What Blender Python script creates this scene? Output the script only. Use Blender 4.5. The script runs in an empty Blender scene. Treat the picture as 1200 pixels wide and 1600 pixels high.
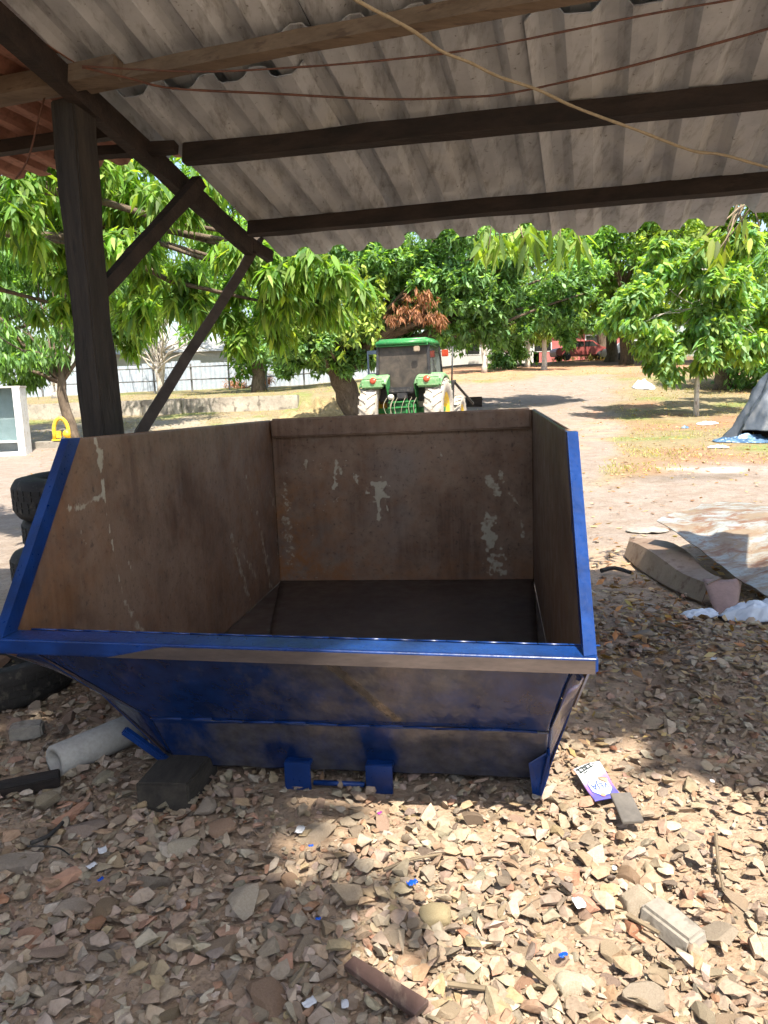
import bpy, bmesh, math, random
import numpy as np
from mathutils import Vector, Matrix

random.seed(7); RNG = np.random.default_rng(11)
SC = bpy.context.scene
COL = SC.collection

# ------------------------------------------------------------------ camera
CAM_H, F, PITCH, ROLL = 1.55, 1200.0, 0.152, 0.038          # F in pixels of a 1200x1600 picture
fw = Vector((0, math.cos(PITCH), -math.sin(PITCH))); rt0 = Vector((1, 0, 0)); up0 = rt0.cross(fw)
rt = rt0 * math.cos(ROLL) - up0 * math.sin(ROLL); up = up0 * math.cos(ROLL) + rt0 * math.sin(ROLL)
cd = bpy.data.cameras.new('camera'); cam = bpy.data.objects.new('camera', cd); COL.objects.link(cam)
M = Matrix((rt, up, -fw)).transposed().to_4x4(); M.translation = (0, 0, CAM_H); cam.matrix_world = M
cd.sensor_fit = 'VERTICAL'; cd.sensor_height = 36.0; cd.sensor_width = 27.0; cd.lens = F / 1600 * 36.0
cd.clip_start = 0.05; cd.clip_end = 900
SC.camera = cam

# ------------------------------------------------------------------ sky and sun
SUN_EL = math.radians(60); SUN_H = Vector((0.27, -0.96, 0)).normalized()
to_sun = Vector((SUN_H.x * math.cos(SUN_EL), SUN_H.y * math.cos(SUN_EL), math.sin(SUN_EL)))
W = bpy.data.worlds.new('World'); SC.world = W; W.use_nodes = True
nt = W.node_tree; nt.nodes.clear()
sky = nt.nodes.new('ShaderNodeTexSky'); sky.sky_type = 'NISHITA'; sky.sun_disc = False
sky.sun_elevation = SUN_EL; sky.sun_rotation = math.atan2(SUN_H.x, SUN_H.y)
sky.dust_density = 2.5; sky.air_density = 1.2
bg = nt.nodes.new('ShaderNodeBackground'); bg.inputs[1].default_value = 0.12
wo = nt.nodes.new('ShaderNodeOutputWorld'); nt.links.new(sky.outputs[0], bg.inputs[0]); nt.links.new(bg.outputs[0], wo.inputs[0])
sd = bpy.data.lights.new('sun', 'SUN'); sd.energy = 5.0; sd.angle = math.radians(0.53); sd.color = (1.0, 0.92, 0.79)
so = bpy.data.objects.new('sun', sd); COL.objects.link(so); so.rotation_euler = to_sun.to_track_quat('Z', 'Y').to_euler()
so.location = (0, 0, 30)
SC.view_settings.view_transform = 'Standard'; SC.view_settings.look = 'None'
SC.view_settings.exposure = 1.42; SC.view_settings.gamma = 1.0; SC.view_settings.use_curve_mapping = False
SC.render.engine = 'CYCLES'
SC.cycles.use_denoising = True
SC.cycles.max_bounces = 6; SC.cycles.diffuse_bounces = 4; SC.cycles.glossy_bounces = 3; SC.cycles.transmission_bounces = 4; SC.cycles.use_adaptive_sampling = True; SC.cycles.adaptive_threshold = .03
SC.cycles.sample_clamp_indirect = 8

# ------------------------------------------------------------------ helpers: numbers
def vnoise(x, y, seed=0, z=None):
    def h(i, j):
        n = (i.astype(np.int64) * 374761393 + j.astype(np.int64) * 668265263 + seed * 974634777) & 0x7fffffff
        n = ((n ^ (n >> 13)) * 1274126177) & 0x7fffffff
        return ((n ^ (n >> 16)) & 0xffff) / 65535.0
    x = np.asarray(x, float); y = np.asarray(y, float)
    i = np.floor(x); j = np.floor(y); fx = x - i; fy = y - j
    fx = fx * fx * (3 - 2 * fx); fy = fy * fy * (3 - 2 * fy)
    a, b, c, d = h(i, j), h(i + 1, j), h(i, j + 1), h(i + 1, j + 1)
    return (a * (1 - fx) + b * fx) * (1 - fy) + (c * (1 - fx) + d * fx) * fy
def fbm(x, y, seed=0, o=4):
    s = 0; a = .5; t = 0
    for k in range(o):
        s = s + a * vnoise(np.asarray(x) * 2 ** k + 17 * k, np.asarray(y) * 2 ** k + 5 * k, seed + k); t += a; a *= .5
    return s / t
def sstep(a, b, x):
    t = np.clip((np.asarray(x, float) - a) / (b - a), 0, 1); return t * t * (3 - 2 * t)

PL = ([-60, 0, 10, 16, 22, 34.2, 35.4, 53, 90, 300], [0, 0, 0, .08, .2, 1.02, 1.62, 2.3, 3.2, 6])
PR = ([-60, 0, 8, 14, 20, 30, 42, 60, 100, 300], [0, 0, 0, .18, .42, 1.25, 2.5, 3.5, 4.8, 8])
def ground_z(x, y):
    x = np.asarray(x, float); y = np.asarray(y, float)
    yy = np.maximum(y, 1.0)
    t = sstep(-.16, .12, x / yy)
    z = np.interp(y, *PL) * (1 - t) + np.interp(y, *PR) * t
    far = sstep(6, 14, y)
    z = z + far * (fbm(x * .25, y * .25, 3) - .5) * .28 + (fbm(x * .9, y * .9, 9) - .5) * .05 * (1 - far * .3)
    return z
def rayd(px, py):
    return fw + rt * ((px - 600) / F) - up * ((py - 800) / F)
def at_z(px, py, z):
    d = rayd(px, py); return Vector((0, 0, CAM_H)) + d * ((z - CAM_H) / d.z)
def at_y(px, py, y):
    d = rayd(px, py); return Vector((0, 0, CAM_H)) + d * (y / d.y)
_T = .5 * 1.003 ** np.arange(2000)
def on_ground(px, py):
    d = np.array(rayd(px, py)); p = np.array([0, 0, CAM_H]) + _T[:, None] * d
    k = np.nonzero(p[:, 2] < ground_z(p[:, 0], p[:, 1]))[0]
    return Vector(p[k[0]] if len(k) else p[1595])
def gz(x, y): return float(ground_z(np.array([x]), np.array([y]))[0])

# ------------------------------------------------------------------ helpers: meshes and objects
def tag(o, label=None, cat=None, group=None, kind=None):
    if label: o['label'] = label
    if cat: o['category'] = cat
    if group: o['group'] = group
    if kind: o['kind'] = kind
    return o
def empty(name, loc=(0, 0, 0), rz=0, label=None, cat=None, group=None):
    o = bpy.data.objects.new(name, None); COL.objects.link(o); o.location = loc; o.rotation_euler = (0, 0, rz)
    o.empty_display_size = .1
    return tag(o, label, cat, group)
def link_mesh(name, me, mat, parent=None, smooth=False):
    o = bpy.data.objects.new(name, me); COL.objects.link(o)
    if mat is not None: me.materials.append(mat)
    if smooth: me.polygons.foreach_set('use_smooth', [True] * len(me.polygons))
    if parent is not None: o.parent = parent
    return o
class MB:
    def __init__(s): s.v = []; s.f = []
    def add(s, vs, fs):
        n = len(s.v); s.v += [tuple(v) for v in vs]; s.f += [tuple(i + n for i in f) for f in fs]; return s
    def hexa(s, p):          # 8 corners: bottom 0-3 ccw, top 4-7
        return s.add(p, [(3, 2, 1, 0), (4, 5, 6, 7), (0, 1, 5, 4), (1, 2, 6, 5), (2, 3, 7, 6), (3, 0, 4, 7)])
    def box(s, a, b):
        x0, y0, z0 = a; x1, y1, z1 = b
        return s.hexa([(x0, y0, z0), (x1, y0, z0), (x1, y1, z0), (x0, y1, z0), (x0, y0, z1), (x1, y0, z1), (x1, y1, z1), (x0, y1, z1)])
    def beam(s, a, b, w, h, ref=(0, 0, 1), n=1, jit=0, seed=0):
        a = Vector(a); b = Vector(b); d = (b - a).normalized(); r = Vector(ref)
        sx = d.cross(r).normalized(); sy = sx.cross(d).normalized()
        rr = random.Random(seed); base = len(s.v); sec = n + 1
        for k in range(sec):
            c = a + (b - a) * (k / n)
            for (i, j) in ((-1, -1), (1, -1), (1, 1), (-1, 1)):
                q = c + sx * (i * w / 2 + rr.uniform(-jit, jit)) + sy * (j * h / 2 + rr.uniform(-jit, jit)); s.v.append(tuple(q))
        for k in range(n):
            for m in range(4):
                i0 = base + k * 4 + m; i1 = base + k * 4 + (m + 1) % 4
                s.f.append((i0, i1, i1 + 4, i0 + 4))
        s.f.append((base + 3, base + 2, base + 1, base)); e = base + n * 4; s.f.append((e, e + 1, e + 2, e + 3))
        return s
    def tube(s, pts, rad, n=8, cap=True):
        pts = [Vector(p) for p in pts]; m = len(pts)
        if not hasattr(rad, '__len__'): rad = [rad] * m
        base = len(s.v); prev = None
        for k, p in enumerate(pts):
            d = (pts[min(k + 1, m - 1)] - pts[max(k - 1, 0)])
            d = d.normalized() if d.length > 1e-9 else Vector((0, 0, 1))
            if prev is None: x = d.orthogonal().normalized()
            else:
                x = prev - d * prev.dot(d); x = x.normalized() if x.length > 1e-6 else d.orthogonal().normalized()
            prev = x; y = d.cross(x)
            for j in range(n):
                a = 2 * math.pi * j / n; s.v.append(tuple(p + (x * math.cos(a) + y * math.sin(a)) * rad[k]))
        for k in range(m - 1):
            for j in range(n):
                i0 = base + k * n + j; i1 = base + k * n + (j + 1) % n; s.f.append((i0, i1, i1 + n, i0 + n))
        if cap:
            s.f.append(tuple(base + j for j in reversed(range(n)))); s.f.append(tuple(base + (m - 1) * n + j for j in range(n)))
        return s
    def lathe(s, c, axis, prof, n=24, closed=False):    # prof: (radius, along)
        c = Vector(c); d = Vector(axis).normalized(); x = d.orthogonal().normalized(); y = d.cross(x); base = len(s.v); m = len(prof)
        for (r, t) in prof:
            for j in range(n):
                a = 2 * math.pi * j / n; s.v.append(tuple(c + d * t + (x * math.cos(a) + y * math.sin(a)) * r))
        for k in range(m if closed else m - 1):
            for j in range(n):
                a0 = base + k * n; a1 = base + ((k + 1) % m) * n
                s.f.append((a0 + j, a0 + (j + 1) % n, a1 + (j + 1) % n, a1 + j))
        return s
    def prism(s, poly, ext):      # polygon (3d points) extruded by vector
        n = len(poly); e = Vector(ext); base = len(s.v)
        s.v += [tuple(Vector(p)) for p in poly] + [tuple(Vector(p) + e) for p in poly]
        s.f.append(tuple(base + i for i in reversed(range(n)))); s.f.append(tuple(base + n + i for i in range(n)))
        for i in range(n):
            j = (i + 1) % n; s.f.append((base + i, base + j, base + n + j, base + n + i))
        return s
    def build(s, name, mat, parent=None, smooth=False, bevel=0, bseg=2, fix=True):
        me = bpy.data.meshes.new(name); me.from_pydata(s.v, [], s.f); me.update()
        if fix or bevel:
            bm = bmesh.new(); bm.from_mesh(me)
            bmesh.ops.recalc_face_normals(bm, faces=bm.faces)
            if bevel:
                ed = [e for e in bm.edges if len(e.link_faces) == 2 and e.calc_face_angle(0) > .5]
                bmesh.ops.bevel(bm, geom=ed, offset=bevel, segments=bseg, affect='EDGES', clamp_overlap=True)
            bm.to_mesh(me); bm.free()
        if not smooth: me.shade_flat()
        return link_mesh(name, me, mat, parent, smooth)
def np_mesh(name, V, T, col=None, quads=False):
    V = np.ascontiguousarray(V, np.float32); T = np.ascontiguousarray(T, np.int32); k = T.shape[1]
    me = bpy.data.meshes.new(name); me.vertices.add(len(V)); me.vertices.foreach_set('co', V.ravel())
    me.loops.add(T.size); me.loops.foreach_set('vertex_index', T.ravel())
    me.polygons.add(len(T)); me.polygons.foreach_set('loop_start', np.arange(0, T.size, k, dtype=np.int32))
    if col is not None:
        a = me.color_attributes.new('Col', 'FLOAT_COLOR', 'POINT'); c = np.ones((len(V), 4), np.float32); c[:, :col.shape[1]] = col
        a.data.foreach_set('color', c.ravel())
    me.update(calc_edges=True); me.validate()
    return me
def grid_mesh(name, P, col=None):   # P: (ny,nx,3)
    ny, nx = P.shape[:2]; idx = np.arange(ny * nx).reshape(ny, nx)
    T = np.stack([idx[:-1, :-1], idx[:-1, 1:], idx[1:, 1:], idx[1:, :-1]], -1).reshape(-1, 4)
    return np_mesh(name, P.reshape(-1, 3), T, None if col is None else col.reshape(ny * nx, -1))
def smooth(me): me.polygons.foreach_set('use_smooth', [True] * len(me.polygons)); return me

# ------------------------------------------------------------------ helpers: materials
class N:
    def __init__(s, name):
        s.m = bpy.data.materials.new(name); s.m.use_nodes = True; s.t = s.m.node_tree; s.t.nodes.clear()
        s.out = s.t.nodes.new('ShaderNodeOutputMaterial'); s.tc = s.t.nodes.new('ShaderNodeTexCoord')
    def n(s, ty, **kw):
        x = s.t.nodes.new('ShaderNode' + ty)
        for k, v in kw.items(): setattr(x, k, v)
        return x
    def l(s, a, b): s.t.links.new(a, b); return s
    def setv(s, sock, v):
        if hasattr(v, 'is_linked') or isinstance(v, bpy.types.NodeSocket): s.l(v, sock)
        elif isinstance(v, (tuple, list)) and len(v) == 3 and sock.type == 'RGBA': sock.default_value = (*v, 1)
        else: sock.default_value = v
    def coords(s, scale=(1, 1, 1), kind='Object'):
        mp = s.n('Mapping'); s.l(s.tc.outputs[kind], mp.inputs[0]); mp.inputs['Scale'].default_value = scale; return mp.outputs[0]
    def noise(s, scale, detail=4, rough=.55, vec=None, dist=0):
        x = s.n('TexNoise'); x.inputs['Scale'].default_value = scale; x.inputs['Detail'].default_value = detail
        x.inputs['Roughness'].default_value = rough; x.inputs['Distortion'].default_value = dist
        s.l(vec if vec is not None else s.tc.outputs['Object'], x.inputs[0]); return x.outputs[0]
    def ramp(s, fac, stops):
        x = s.n('ValToRGB'); s.l(fac, x.inputs[0]); e = x.color_ramp.elements
        while len(e) < len(stops): e.new(.5)
        for i, (p, c) in enumerate(stops):
            e[i].position = p; e[i].color = (c, c, c, 1) if not hasattr(c, '__len__') else (*c[:3], 1)
        return x.outputs[0]
    def mix(s, fac, a, b, mode='MIX'):
        x = s.n('Mix', data_type='RGBA', blend_type=mode); s.setv(x.inputs[0], fac); s.setv(x.inputs[6], a); s.setv(x.inputs[7], b); return x.outputs[2]
    def math(s, op, a, b=0.0, c=0.0):
        x = s.n('Math', operation=op); s.setv(x.inputs[0], a); s.setv(x.inputs[1], b); s.setv(x.inputs[2], c); return x.outputs[0]
    def attr(s, name='Col'):
        x = s.n('Attribute'); x.attribute_name = name; return x
    def bump(s, h, strength=.4, dist=.01):
        x = s.n('Bump'); x.inputs['Strength'].default_value = strength; x.inputs['Distance'].default_value = dist; s.l(h, x.inputs['Height']); return x.outputs[0]
    def princ(s, col, rough=.6, metal=0.0, nrm=None, spec=.5, coat=0.0):
        b = s.n('BsdfPrincipled'); s.setv(b.inputs['Base Color'], col); s.setv(b.inputs['Roughness'], rough); s.setv(b.inputs['Metallic'], metal)
        b.inputs['Specular IOR Level'].default_value = spec
        if coat: b.inputs['Coat Weight'].default_value = coat; b.inputs['Coat Roughness'].default_value = .1
        if nrm is not None: s.l(nrm, b.inputs['Normal'])
        s.b = b; s.l(b.outputs[0], s.out.inputs[0]); return s.m
def pmat(name, c1, c2, scale=6, rough=.7, bump=.3, bscale=40, bdist=.006, metal=0.0, stretch=(1, 1, 1), spec=.4, c3=None, coat=0.0):
    k = N(name); v = k.coords(stretch); f = k.ramp(k.noise(scale, 6, .6, v), [(.32, 0), (.68, 1)])
    c = k.mix(f, c1, c2)
    if c3 is not None:
        g = k.ramp(k.noise(scale * 2.7, 5, .6, v), [(.55, 0), (.66, 1)]); c = k.mix(g, c, c3)
    fine = k.noise(bscale, 5, .65, v)
    c = k.mix(k.math('MULTIPLY', k.ramp(fine, [(.3, 1), (.6, 0)]), .35), c, tuple(x * .55 for x in c1))
    return k.princ(c, rough, metal, k.bump(fine, bump, bdist) if bump else None, spec, coat)
def leafmat(name, trans=.45, rough=.55):
    k = N(name); a = k.attr(); c = k.mix(.35, a.outputs[0], k.mix(k.noise(9, 2, .5), a.outputs[0], (1, 1, 1), 'MULTIPLY'))
    b = k.n('BsdfPrincipled'); k.setv(b.inputs['Base Color'], c); b.inputs['Roughness'].default_value = rough; b.inputs['Specular IOR Level'].default_value = .3
    t = k.n('BsdfTranslucent'); k.setv(t.inputs[0], k.mix(1.0, c, (2.0, 1.9, .45), 'MULTIPLY'))
    m = k.n('MixShader'); m.inputs[0].default_value = trans; k.l(b.outputs[0], m.inputs[1]); k.l(t.outputs[0], m.inputs[2]); k.l(m.outputs[0], k.out.inputs[0]); return k.m
def colmat(name, rough=.85, bscale=60, bump=.4, bdist=.004, var=.5, spec=.25):
    k = N(name); a = k.attr(); n1 = k.noise(14, 5, .6); n2 = k.noise(bscale, 5, .7)
    c = k.mix(k.math('MULTIPLY', k.ramp(n1, [(.3, 1), (.7, 0)]), var), a.outputs[0], k.mix(1.0, a.outputs[0], (.62, .55, .48), 'MULTIPLY'))
    c = k.mix(k.math('MULTIPLY', k.ramp(n2, [(.35, 1), (.55, 0)]), var * .8), c, k.mix(1.0, a.outputs[0], (.5, .45, .4), 'MULTIPLY'))
    return k.princ(c, rough, 0, k.bump(n2, bump, bdist), spec)

# wood, metal and so on
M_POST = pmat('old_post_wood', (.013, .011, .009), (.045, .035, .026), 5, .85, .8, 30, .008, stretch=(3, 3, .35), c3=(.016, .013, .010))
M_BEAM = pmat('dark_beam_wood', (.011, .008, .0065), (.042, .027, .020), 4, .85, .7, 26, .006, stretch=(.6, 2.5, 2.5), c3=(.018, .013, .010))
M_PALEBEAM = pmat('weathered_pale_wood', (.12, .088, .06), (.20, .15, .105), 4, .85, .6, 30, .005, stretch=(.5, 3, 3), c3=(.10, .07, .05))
M_BARK = pmat('bark', (.09, .065, .045), (.17, .13, .095), 4, .95, .9, 14, .03, stretch=(2, 2, .6), c3=(.05, .038, .028))
M_PALEBARK = pmat('pale_bark', (.42, .38, .33), (.60, .56, .50), 3, .9, .5, 20, .01, stretch=(2, 2, .8), c3=(.22, .19, .16))
M_TWIG = pmat('twig', (.13, .10, .065), (.22, .17, .11), 8, .9, .3, 30)
M_LEAF = leafmat('leaf', .5)
M_LEAFFAR = leafmat('leaf_far', .42, .5)
M_DEAD = leafmat('dead_leaf', .3, .8)
M_STONE = colmat('stone', .9, 70, .8, .006, .6)
M_CONC = pmat('concrete', (.19, .17, .145), (.29, .265, .225), 5, .92, .6, 50, .006, c3=(.14, .12, .095))
M_BLACKRUB = pmat('tyre_rubber', (.016, .015, .014), (.03, .028, .026), 7, .8, .3, 50, c3=(.07, .06, .05))
M_DUSTRUB = pmat('dusty_tyre_rubber', (.34, .30, .25), (.46, .42, .36), 5, .9, .4, 40, c3=(.2, .18, .15))
M_WHITE = pmat('white_paint', (.62, .63, .62), (.75, .76, .76), 3, .5, .1, 30, c3=(.5, .47, .42))
M_BLUE = None

# ================================================================== GROUND
def zones(x, y):
    n = fbm(x * .5, y * .5, 21) - .5; n2 = fbm(x * 1.7, y * 1.7, 33) - .5
    a = x / np.maximum(y, 1)
    sand = sstep(6.0, 7.6, y + n * 2.5) * (1 - sstep(11.2, 13.5, y + n * 4 + n2 * 2))         # yard in front of the shed
    road = sstep(-.02, .02, a + n * .05) * (1 - sstep(.285, .325, a + n * .06 + n2 * .03)) * sstep(10, 12, y) * (1 - sstep(36, 39, y + n * 6))
    left = (1 - sstep(-.30, -.24, a + n * .06)) * sstep(8, 11, y) * (1 - sstep(26, 29, y + n * 5))
    path = np.clip(np.maximum(np.maximum(sand, road), left), 0, 1)
    return path, n, n2, a
def soil_colour(x, y):
    path, n, n2, a = zones(x, y)
    c = np.empty(x.shape + (3,))
    soil = np.array([.345, .262, .192]); sandc = np.array([.245, .208, .18]); dry = np.array([.225, .19, .115]); green = np.array([.17, .20, .07])
    litter = np.array([.25, .155, .10]); pale = np.array([.29, .255, .205]); red = np.array([.40, .22, .145])
    c[:] = soil
    def mixin(col, m): c[:] = c * (1 - m[..., None]) + col * m[..., None]
    f = sstep(9, 13, y)
    mixin(dry, f)
    mixin(green, f * sstep(.02, .2, fbm(x * .8, y * .8, 41) - .52) * .9)
    mixin(litter, f * sstep(.27, .34, a) * sstep(.0, .16, fbm(x * .35, y * .35, 55) - .47) * .85)
    mixin(pale, sstep(13, 16, y) * (1 - sstep(.0, .05, a)) * (1 - sstep(31, 34, y)) * sstep(-.1, .15, fbm(x * .5, y * .4, 61) - .42))
    mixin(red, sstep(38, 40, y + n * 3) * (1 - sstep(50, 54, y)) * sstep(.02, .08, a) * .8)
    mixin(litter * .7, sstep(46, 50, y + n * 3) * sstep(.0, .08, a) * .9)
    mixin(sandc * (1 + .18 * n2[..., None]) if False else sandc, path)
    mixin(np.array([.42, .25, .18]), path * sstep(.22, .29, a) * sstep(13, 15, y) * (1 - sstep(24, 28, y)) * sstep(-.08, .12, n2) * .8)
    w = sstep(.45, 1.0, 1 - np.hypot((x - 5.6) / 1.8, (y - 12.2) / .9) + n2)            # lime spill
    mixin(np.array([.52, .51, .48]), np.clip(w, 0, 1) * .9)
    d = sstep(.35, .9, 1 - np.hypot((x - 4.6) / 1.5, (y - 11.4) / .7) + n2)
    mixin(np.array([.10, .085, .07]), np.clip(d, 0, 1) * .8)
    damp = sstep(.05, .3, fbm(x * 1.3, y * 1.3, 71) - .45) * (1 - sstep(5, 8, y))
    mixin(np.array([.23, .17, .125]), damp * .6)
    return c, path
n_ = 430; t_ = np.linspace(-1, 1, n_); kk = 5.6; aa = 1.35
gx = .3 + aa * np.sinh(kk * t_); gy = 3.3 + aa * np.sinh(kk * t_)
GX, GY = np.meshgrid(gx, gy); GZ = ground_z(GX, GY)
near = 1 - sstep(6, 9, np.hypot(GX, GY - 3))
GZ = GZ + near * ((fbm(GX * 6, GY * 6, 5) - .5) * .035)
C, PATH = soil_colour(GX, GY)
P = np.stack([GX, GY, GZ], -1).reshape(-1, 3); idx = np.arange(n_ * n_).reshape(n_, n_)
Q = np.stack([idx[:-1, :-1], idx[:-1, 1:], idx[1:, 1:], idx[1:, :-1]], -1).reshape(-1, 4)
isp = (PATH.reshape(-1)[Q].mean(1) > .5)
km = N('earth'); at_ = km.attr(); nb = km.noise(3.0, 7, .65); nf = km.noise(45, 6, .7); nm = km.noise(11, 6, .65)
cc = km.mix(km.math('MULTIPLY', km.ramp(nb, [(.40, 1), (.58, 0)]), .6), at_.outputs[0], km.mix(1.0, at_.outputs[0], (.70, .62, .53), 'MULTIPLY'))
cc = km.mix(km.math('MULTIPLY', km.ramp(nm, [(.46, 0), (.66, 1)]), .6), cc, km.mix(1.0, at_.outputs[0], (1.22, 1.2, 1.15), 'MULTIPLY'))
cc = km.mix(km.math('MULTIPLY', km.ramp(nf, [(.36, 1), (.5, 0)]), .55), cc, km.mix(1.0, at_.outputs[0], (.5, .43, .36), 'MULTIPLY'))
hb = km.math('ADD', nf, km.math('MULTIPLY', nm, 2.0))
M_EARTH = km.princ(cc, .95, 0, km.bump(hb, .7, .02), .15)
def sub_mesh(name, faces):
    used, inv = np.unique(faces, return_inverse=True)
    me = np_mesh(name, P[used], inv.reshape(-1, 4), C.reshape(-1, 3)[used]); return smooth(me)
ground = tag(link_mesh('ground', sub_mesh('ground', Q[~isp]), M_EARTH), kind='structure')
tag(link_mesh('dirt_path', sub_mesh('dirt_path', Q[isp]), M_EARTH), kind='structure')

# ================================================================== STONES
def rock(sub, cuts, seed, stretch=(1, 1, 1), rough=0.0, blocky=.0):
    bm = bmesh.new(); bmesh.ops.create_icosphere(bm, subdivisions=sub, radius=1)
    r = np.random.default_rng(seed); V = np.array([v.co[:] for v in bm.verts]); T = np.array([[v.index for v in f.verts] for f in bm.faces]); bm.free()
    if blocky: V = np.sign(V) * np.abs(V) ** (1 - blocky)
    for k in range(cuts):
        d = r.normal(size=3); d /= np.linalg.norm(d); h = r.uniform(.22, .62)
        s = V @ d; over = np.maximum(s - h, 0); V = V - over[:, None] * d
    if rough:
        V = V * (1 + rough * (fbm(V[:, 0] * 2 + V[:, 2] * 1.3 + 9, V[:, 1] * 2 - V[:, 2] + 4, seed) - .5)[:, None])
    V = V * np.array(stretch); V /= np.abs(V).max()
    return V, T
def rotm(n, rg, tilt=.5):
    a = rg.uniform(0, 2 * np.pi, n); ca, sa = np.cos(a), np.sin(a); Z = np.zeros(n); O = np.ones(n)
    R = np.stack([np.stack([ca, -sa, Z], -1), np.stack([sa, ca, Z], -1), np.stack([Z, Z, O], -1)], 1)
    b = rg.normal(0, tilt, n); cb, sb = np.cos(b), np.sin(b)
    B = np.stack([np.stack([O, Z, Z], -1), np.stack([Z, cb, -sb], -1), np.stack([Z, sb, cb], -1)], 1)
    g = rg.uniform(0, 2 * np.pi, n); cg, sg = np.cos(g), np.sin(g)
    G = np.stack([np.stack([cg, -sg, Z], -1), np.stack([sg, cg, Z], -1), np.stack([Z, Z, O], -1)], 1)
    return R @ B @ G
PALET = np.array([[.37, .285, .205], [.40, .325, .245], [.43, .36, .28], [.33, .255, .19], [.29, .24, .19], [.39, .265, .185], [.41, .25, .17], [.33, .175, .11], [.22, .18, .145], [.46, .40, .32], [.36, .28, .175], [.33, .265, .205]])
PW = np.array([.20, .22, .15, .12, .07, .07, .03, .012, .03, .04, .05, .03]); PW = PW / PW.sum()
def stone_cols(n, rg): return np.clip(.93 * PALET[rg.choice(len(PALET), n, p=PW)] * rg.uniform(.78, 1.18, (n, 1)) * rg.uniform(.95, 1.05, (n, 3)), 0, .75)
def density(x, y):       # where the rubble lies
    d = 1 - sstep(4.2, 6.2, y)
    d = d * (1 - .55 * np.exp(-(((x - 1.25) / .28) ** 2 + ((y - 2.35) / .35) ** 2)))
    d = d * (1 - .45 * np.exp(-(((x + .62) / .22) ** 2 + ((y - 1.95) / .28) ** 2)))
    d = d * (1 - .45 * np.exp(-(((x - 1.0) / .25) ** 2 + ((y - 3.2) / .4) ** 2)))
    d = d * (.62 + .38 * sstep(.35, .6, fbm(x * 2.2, y * 2.2, 91)))
    return d
def stone_pts(n, rg, f=None):
    out = []
    while sum(len(o) for o in out) < n:
        y = 1.15 + 5.0 * rg.random(n) ** 1.5; x = rg.uniform(-1, 1, n) * (y * .62 + .25)
        k = rg.random(n) < density(x, y) * (1 if f is None else f(x, y)); out.append(np.stack([x[k], y[k]], -1))
    return np.concatenate(out)[:n]
def scatter_stones(name, n, rmin, rmax, sub, seed, nproto, sink, f=None, tilt=.38):
    rg = np.random.default_rng(seed); XY = stone_pts(n, rg, f); Vs, Ts, Cs = [], [], []; off = 0
    protos = []
    for i in range(nproto):
        st = (1, rg.uniform(.5, .95), rg.uniform(.2, .62)); protos.append(rock(sub, rg.integers(7, 13), seed * 50 + i, st, .3 if sub > 0 else 0))
    pid = rg.integers(0, nproto, n); r = rmin * (rmax / rmin) ** (rg.random(n) ** 1.5); R = rotm(n, rg, tilt); c = stone_cols(n, rg)
    z = ground_z(XY[:, 0], XY[:, 1]) + r * rg.uniform(*sink, n)
    for i in range(nproto):
        k = np.where(pid == i)[0]; V, T = protos[i]
        W_ = np.einsum('nij,vj->nvi', R[k], V) * r[k][:, None, None]; W_[..., 0] += XY[k, 0][:, None]; W_[..., 1] += XY[k, 1][:, None]; W_[..., 2] += z[k][:, None]
        Ts.append((T[None] + off + (np.arange(len(k)) * len(V))[:, None, None]).reshape(-1, 3)); off += len(k) * len(V)
        Vs.append(W_.reshape(-1, 3)); Cs.append(np.repeat(c[k], len(V), 0))
    o = link_mesh(name, np_mesh(name, np.concatenate(Vs), np.concatenate(Ts), np.concatenate(Cs)), M_STONE); smooth(o.data); o.data.set_sharp_from_angle(angle=.62)
    return o
tag(scatter_stones('gravel', 20000, .011, .041, 1, 1, 30, (-.05, 1.0)), 'loose beige and terracotta rubble gravel covering the ground before the blue skip', kind='stuff')
tag(scatter_stones('grit', 16000, .004, .013, 0, 2, 10, (.1, .9)), 'fine sandy grit and crumbs between the rubble stones', kind='stuff')

big_protos = []
rg = np.random.default_rng(77)
for i in range(20):
    V, T = rock(2, int(rg.integers(7, 12)), 900 + i, (1, rg.uniform(.55, .9), rg.uniform(.3, .62)), .3, .15)
    for m in range(3):
        c = np.repeat(stone_cols(1, rg), len(V), 0); big_protos.append(np_mesh('stone', V, T, c))
        big_protos[-1].materials.append(M_STONE); smooth(big_protos[-1]); big_protos[-1].set_sharp_from_angle(angle=.5)
KEEP = []       # discs kept free for placed things: x, y, r
def big_stone(x, y, r, lift=.25, mesh=None, rz=None, name='stone', parent=ground, tilt=.22):
    o = bpy.data.objects.new(name, mesh or random.choice(big_protos)); COL.objects.link(o)
    o.location = (x, y, gz(x, y) + r * lift); o.rotation_euler = (random.gauss(0, tilt), random.gauss(0, tilt), random.uniform(0, 6.28) if rz is None else rz)
    o.scale = (r, r, r)
    if parent is not None: o.parent = parent
    return o

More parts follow.
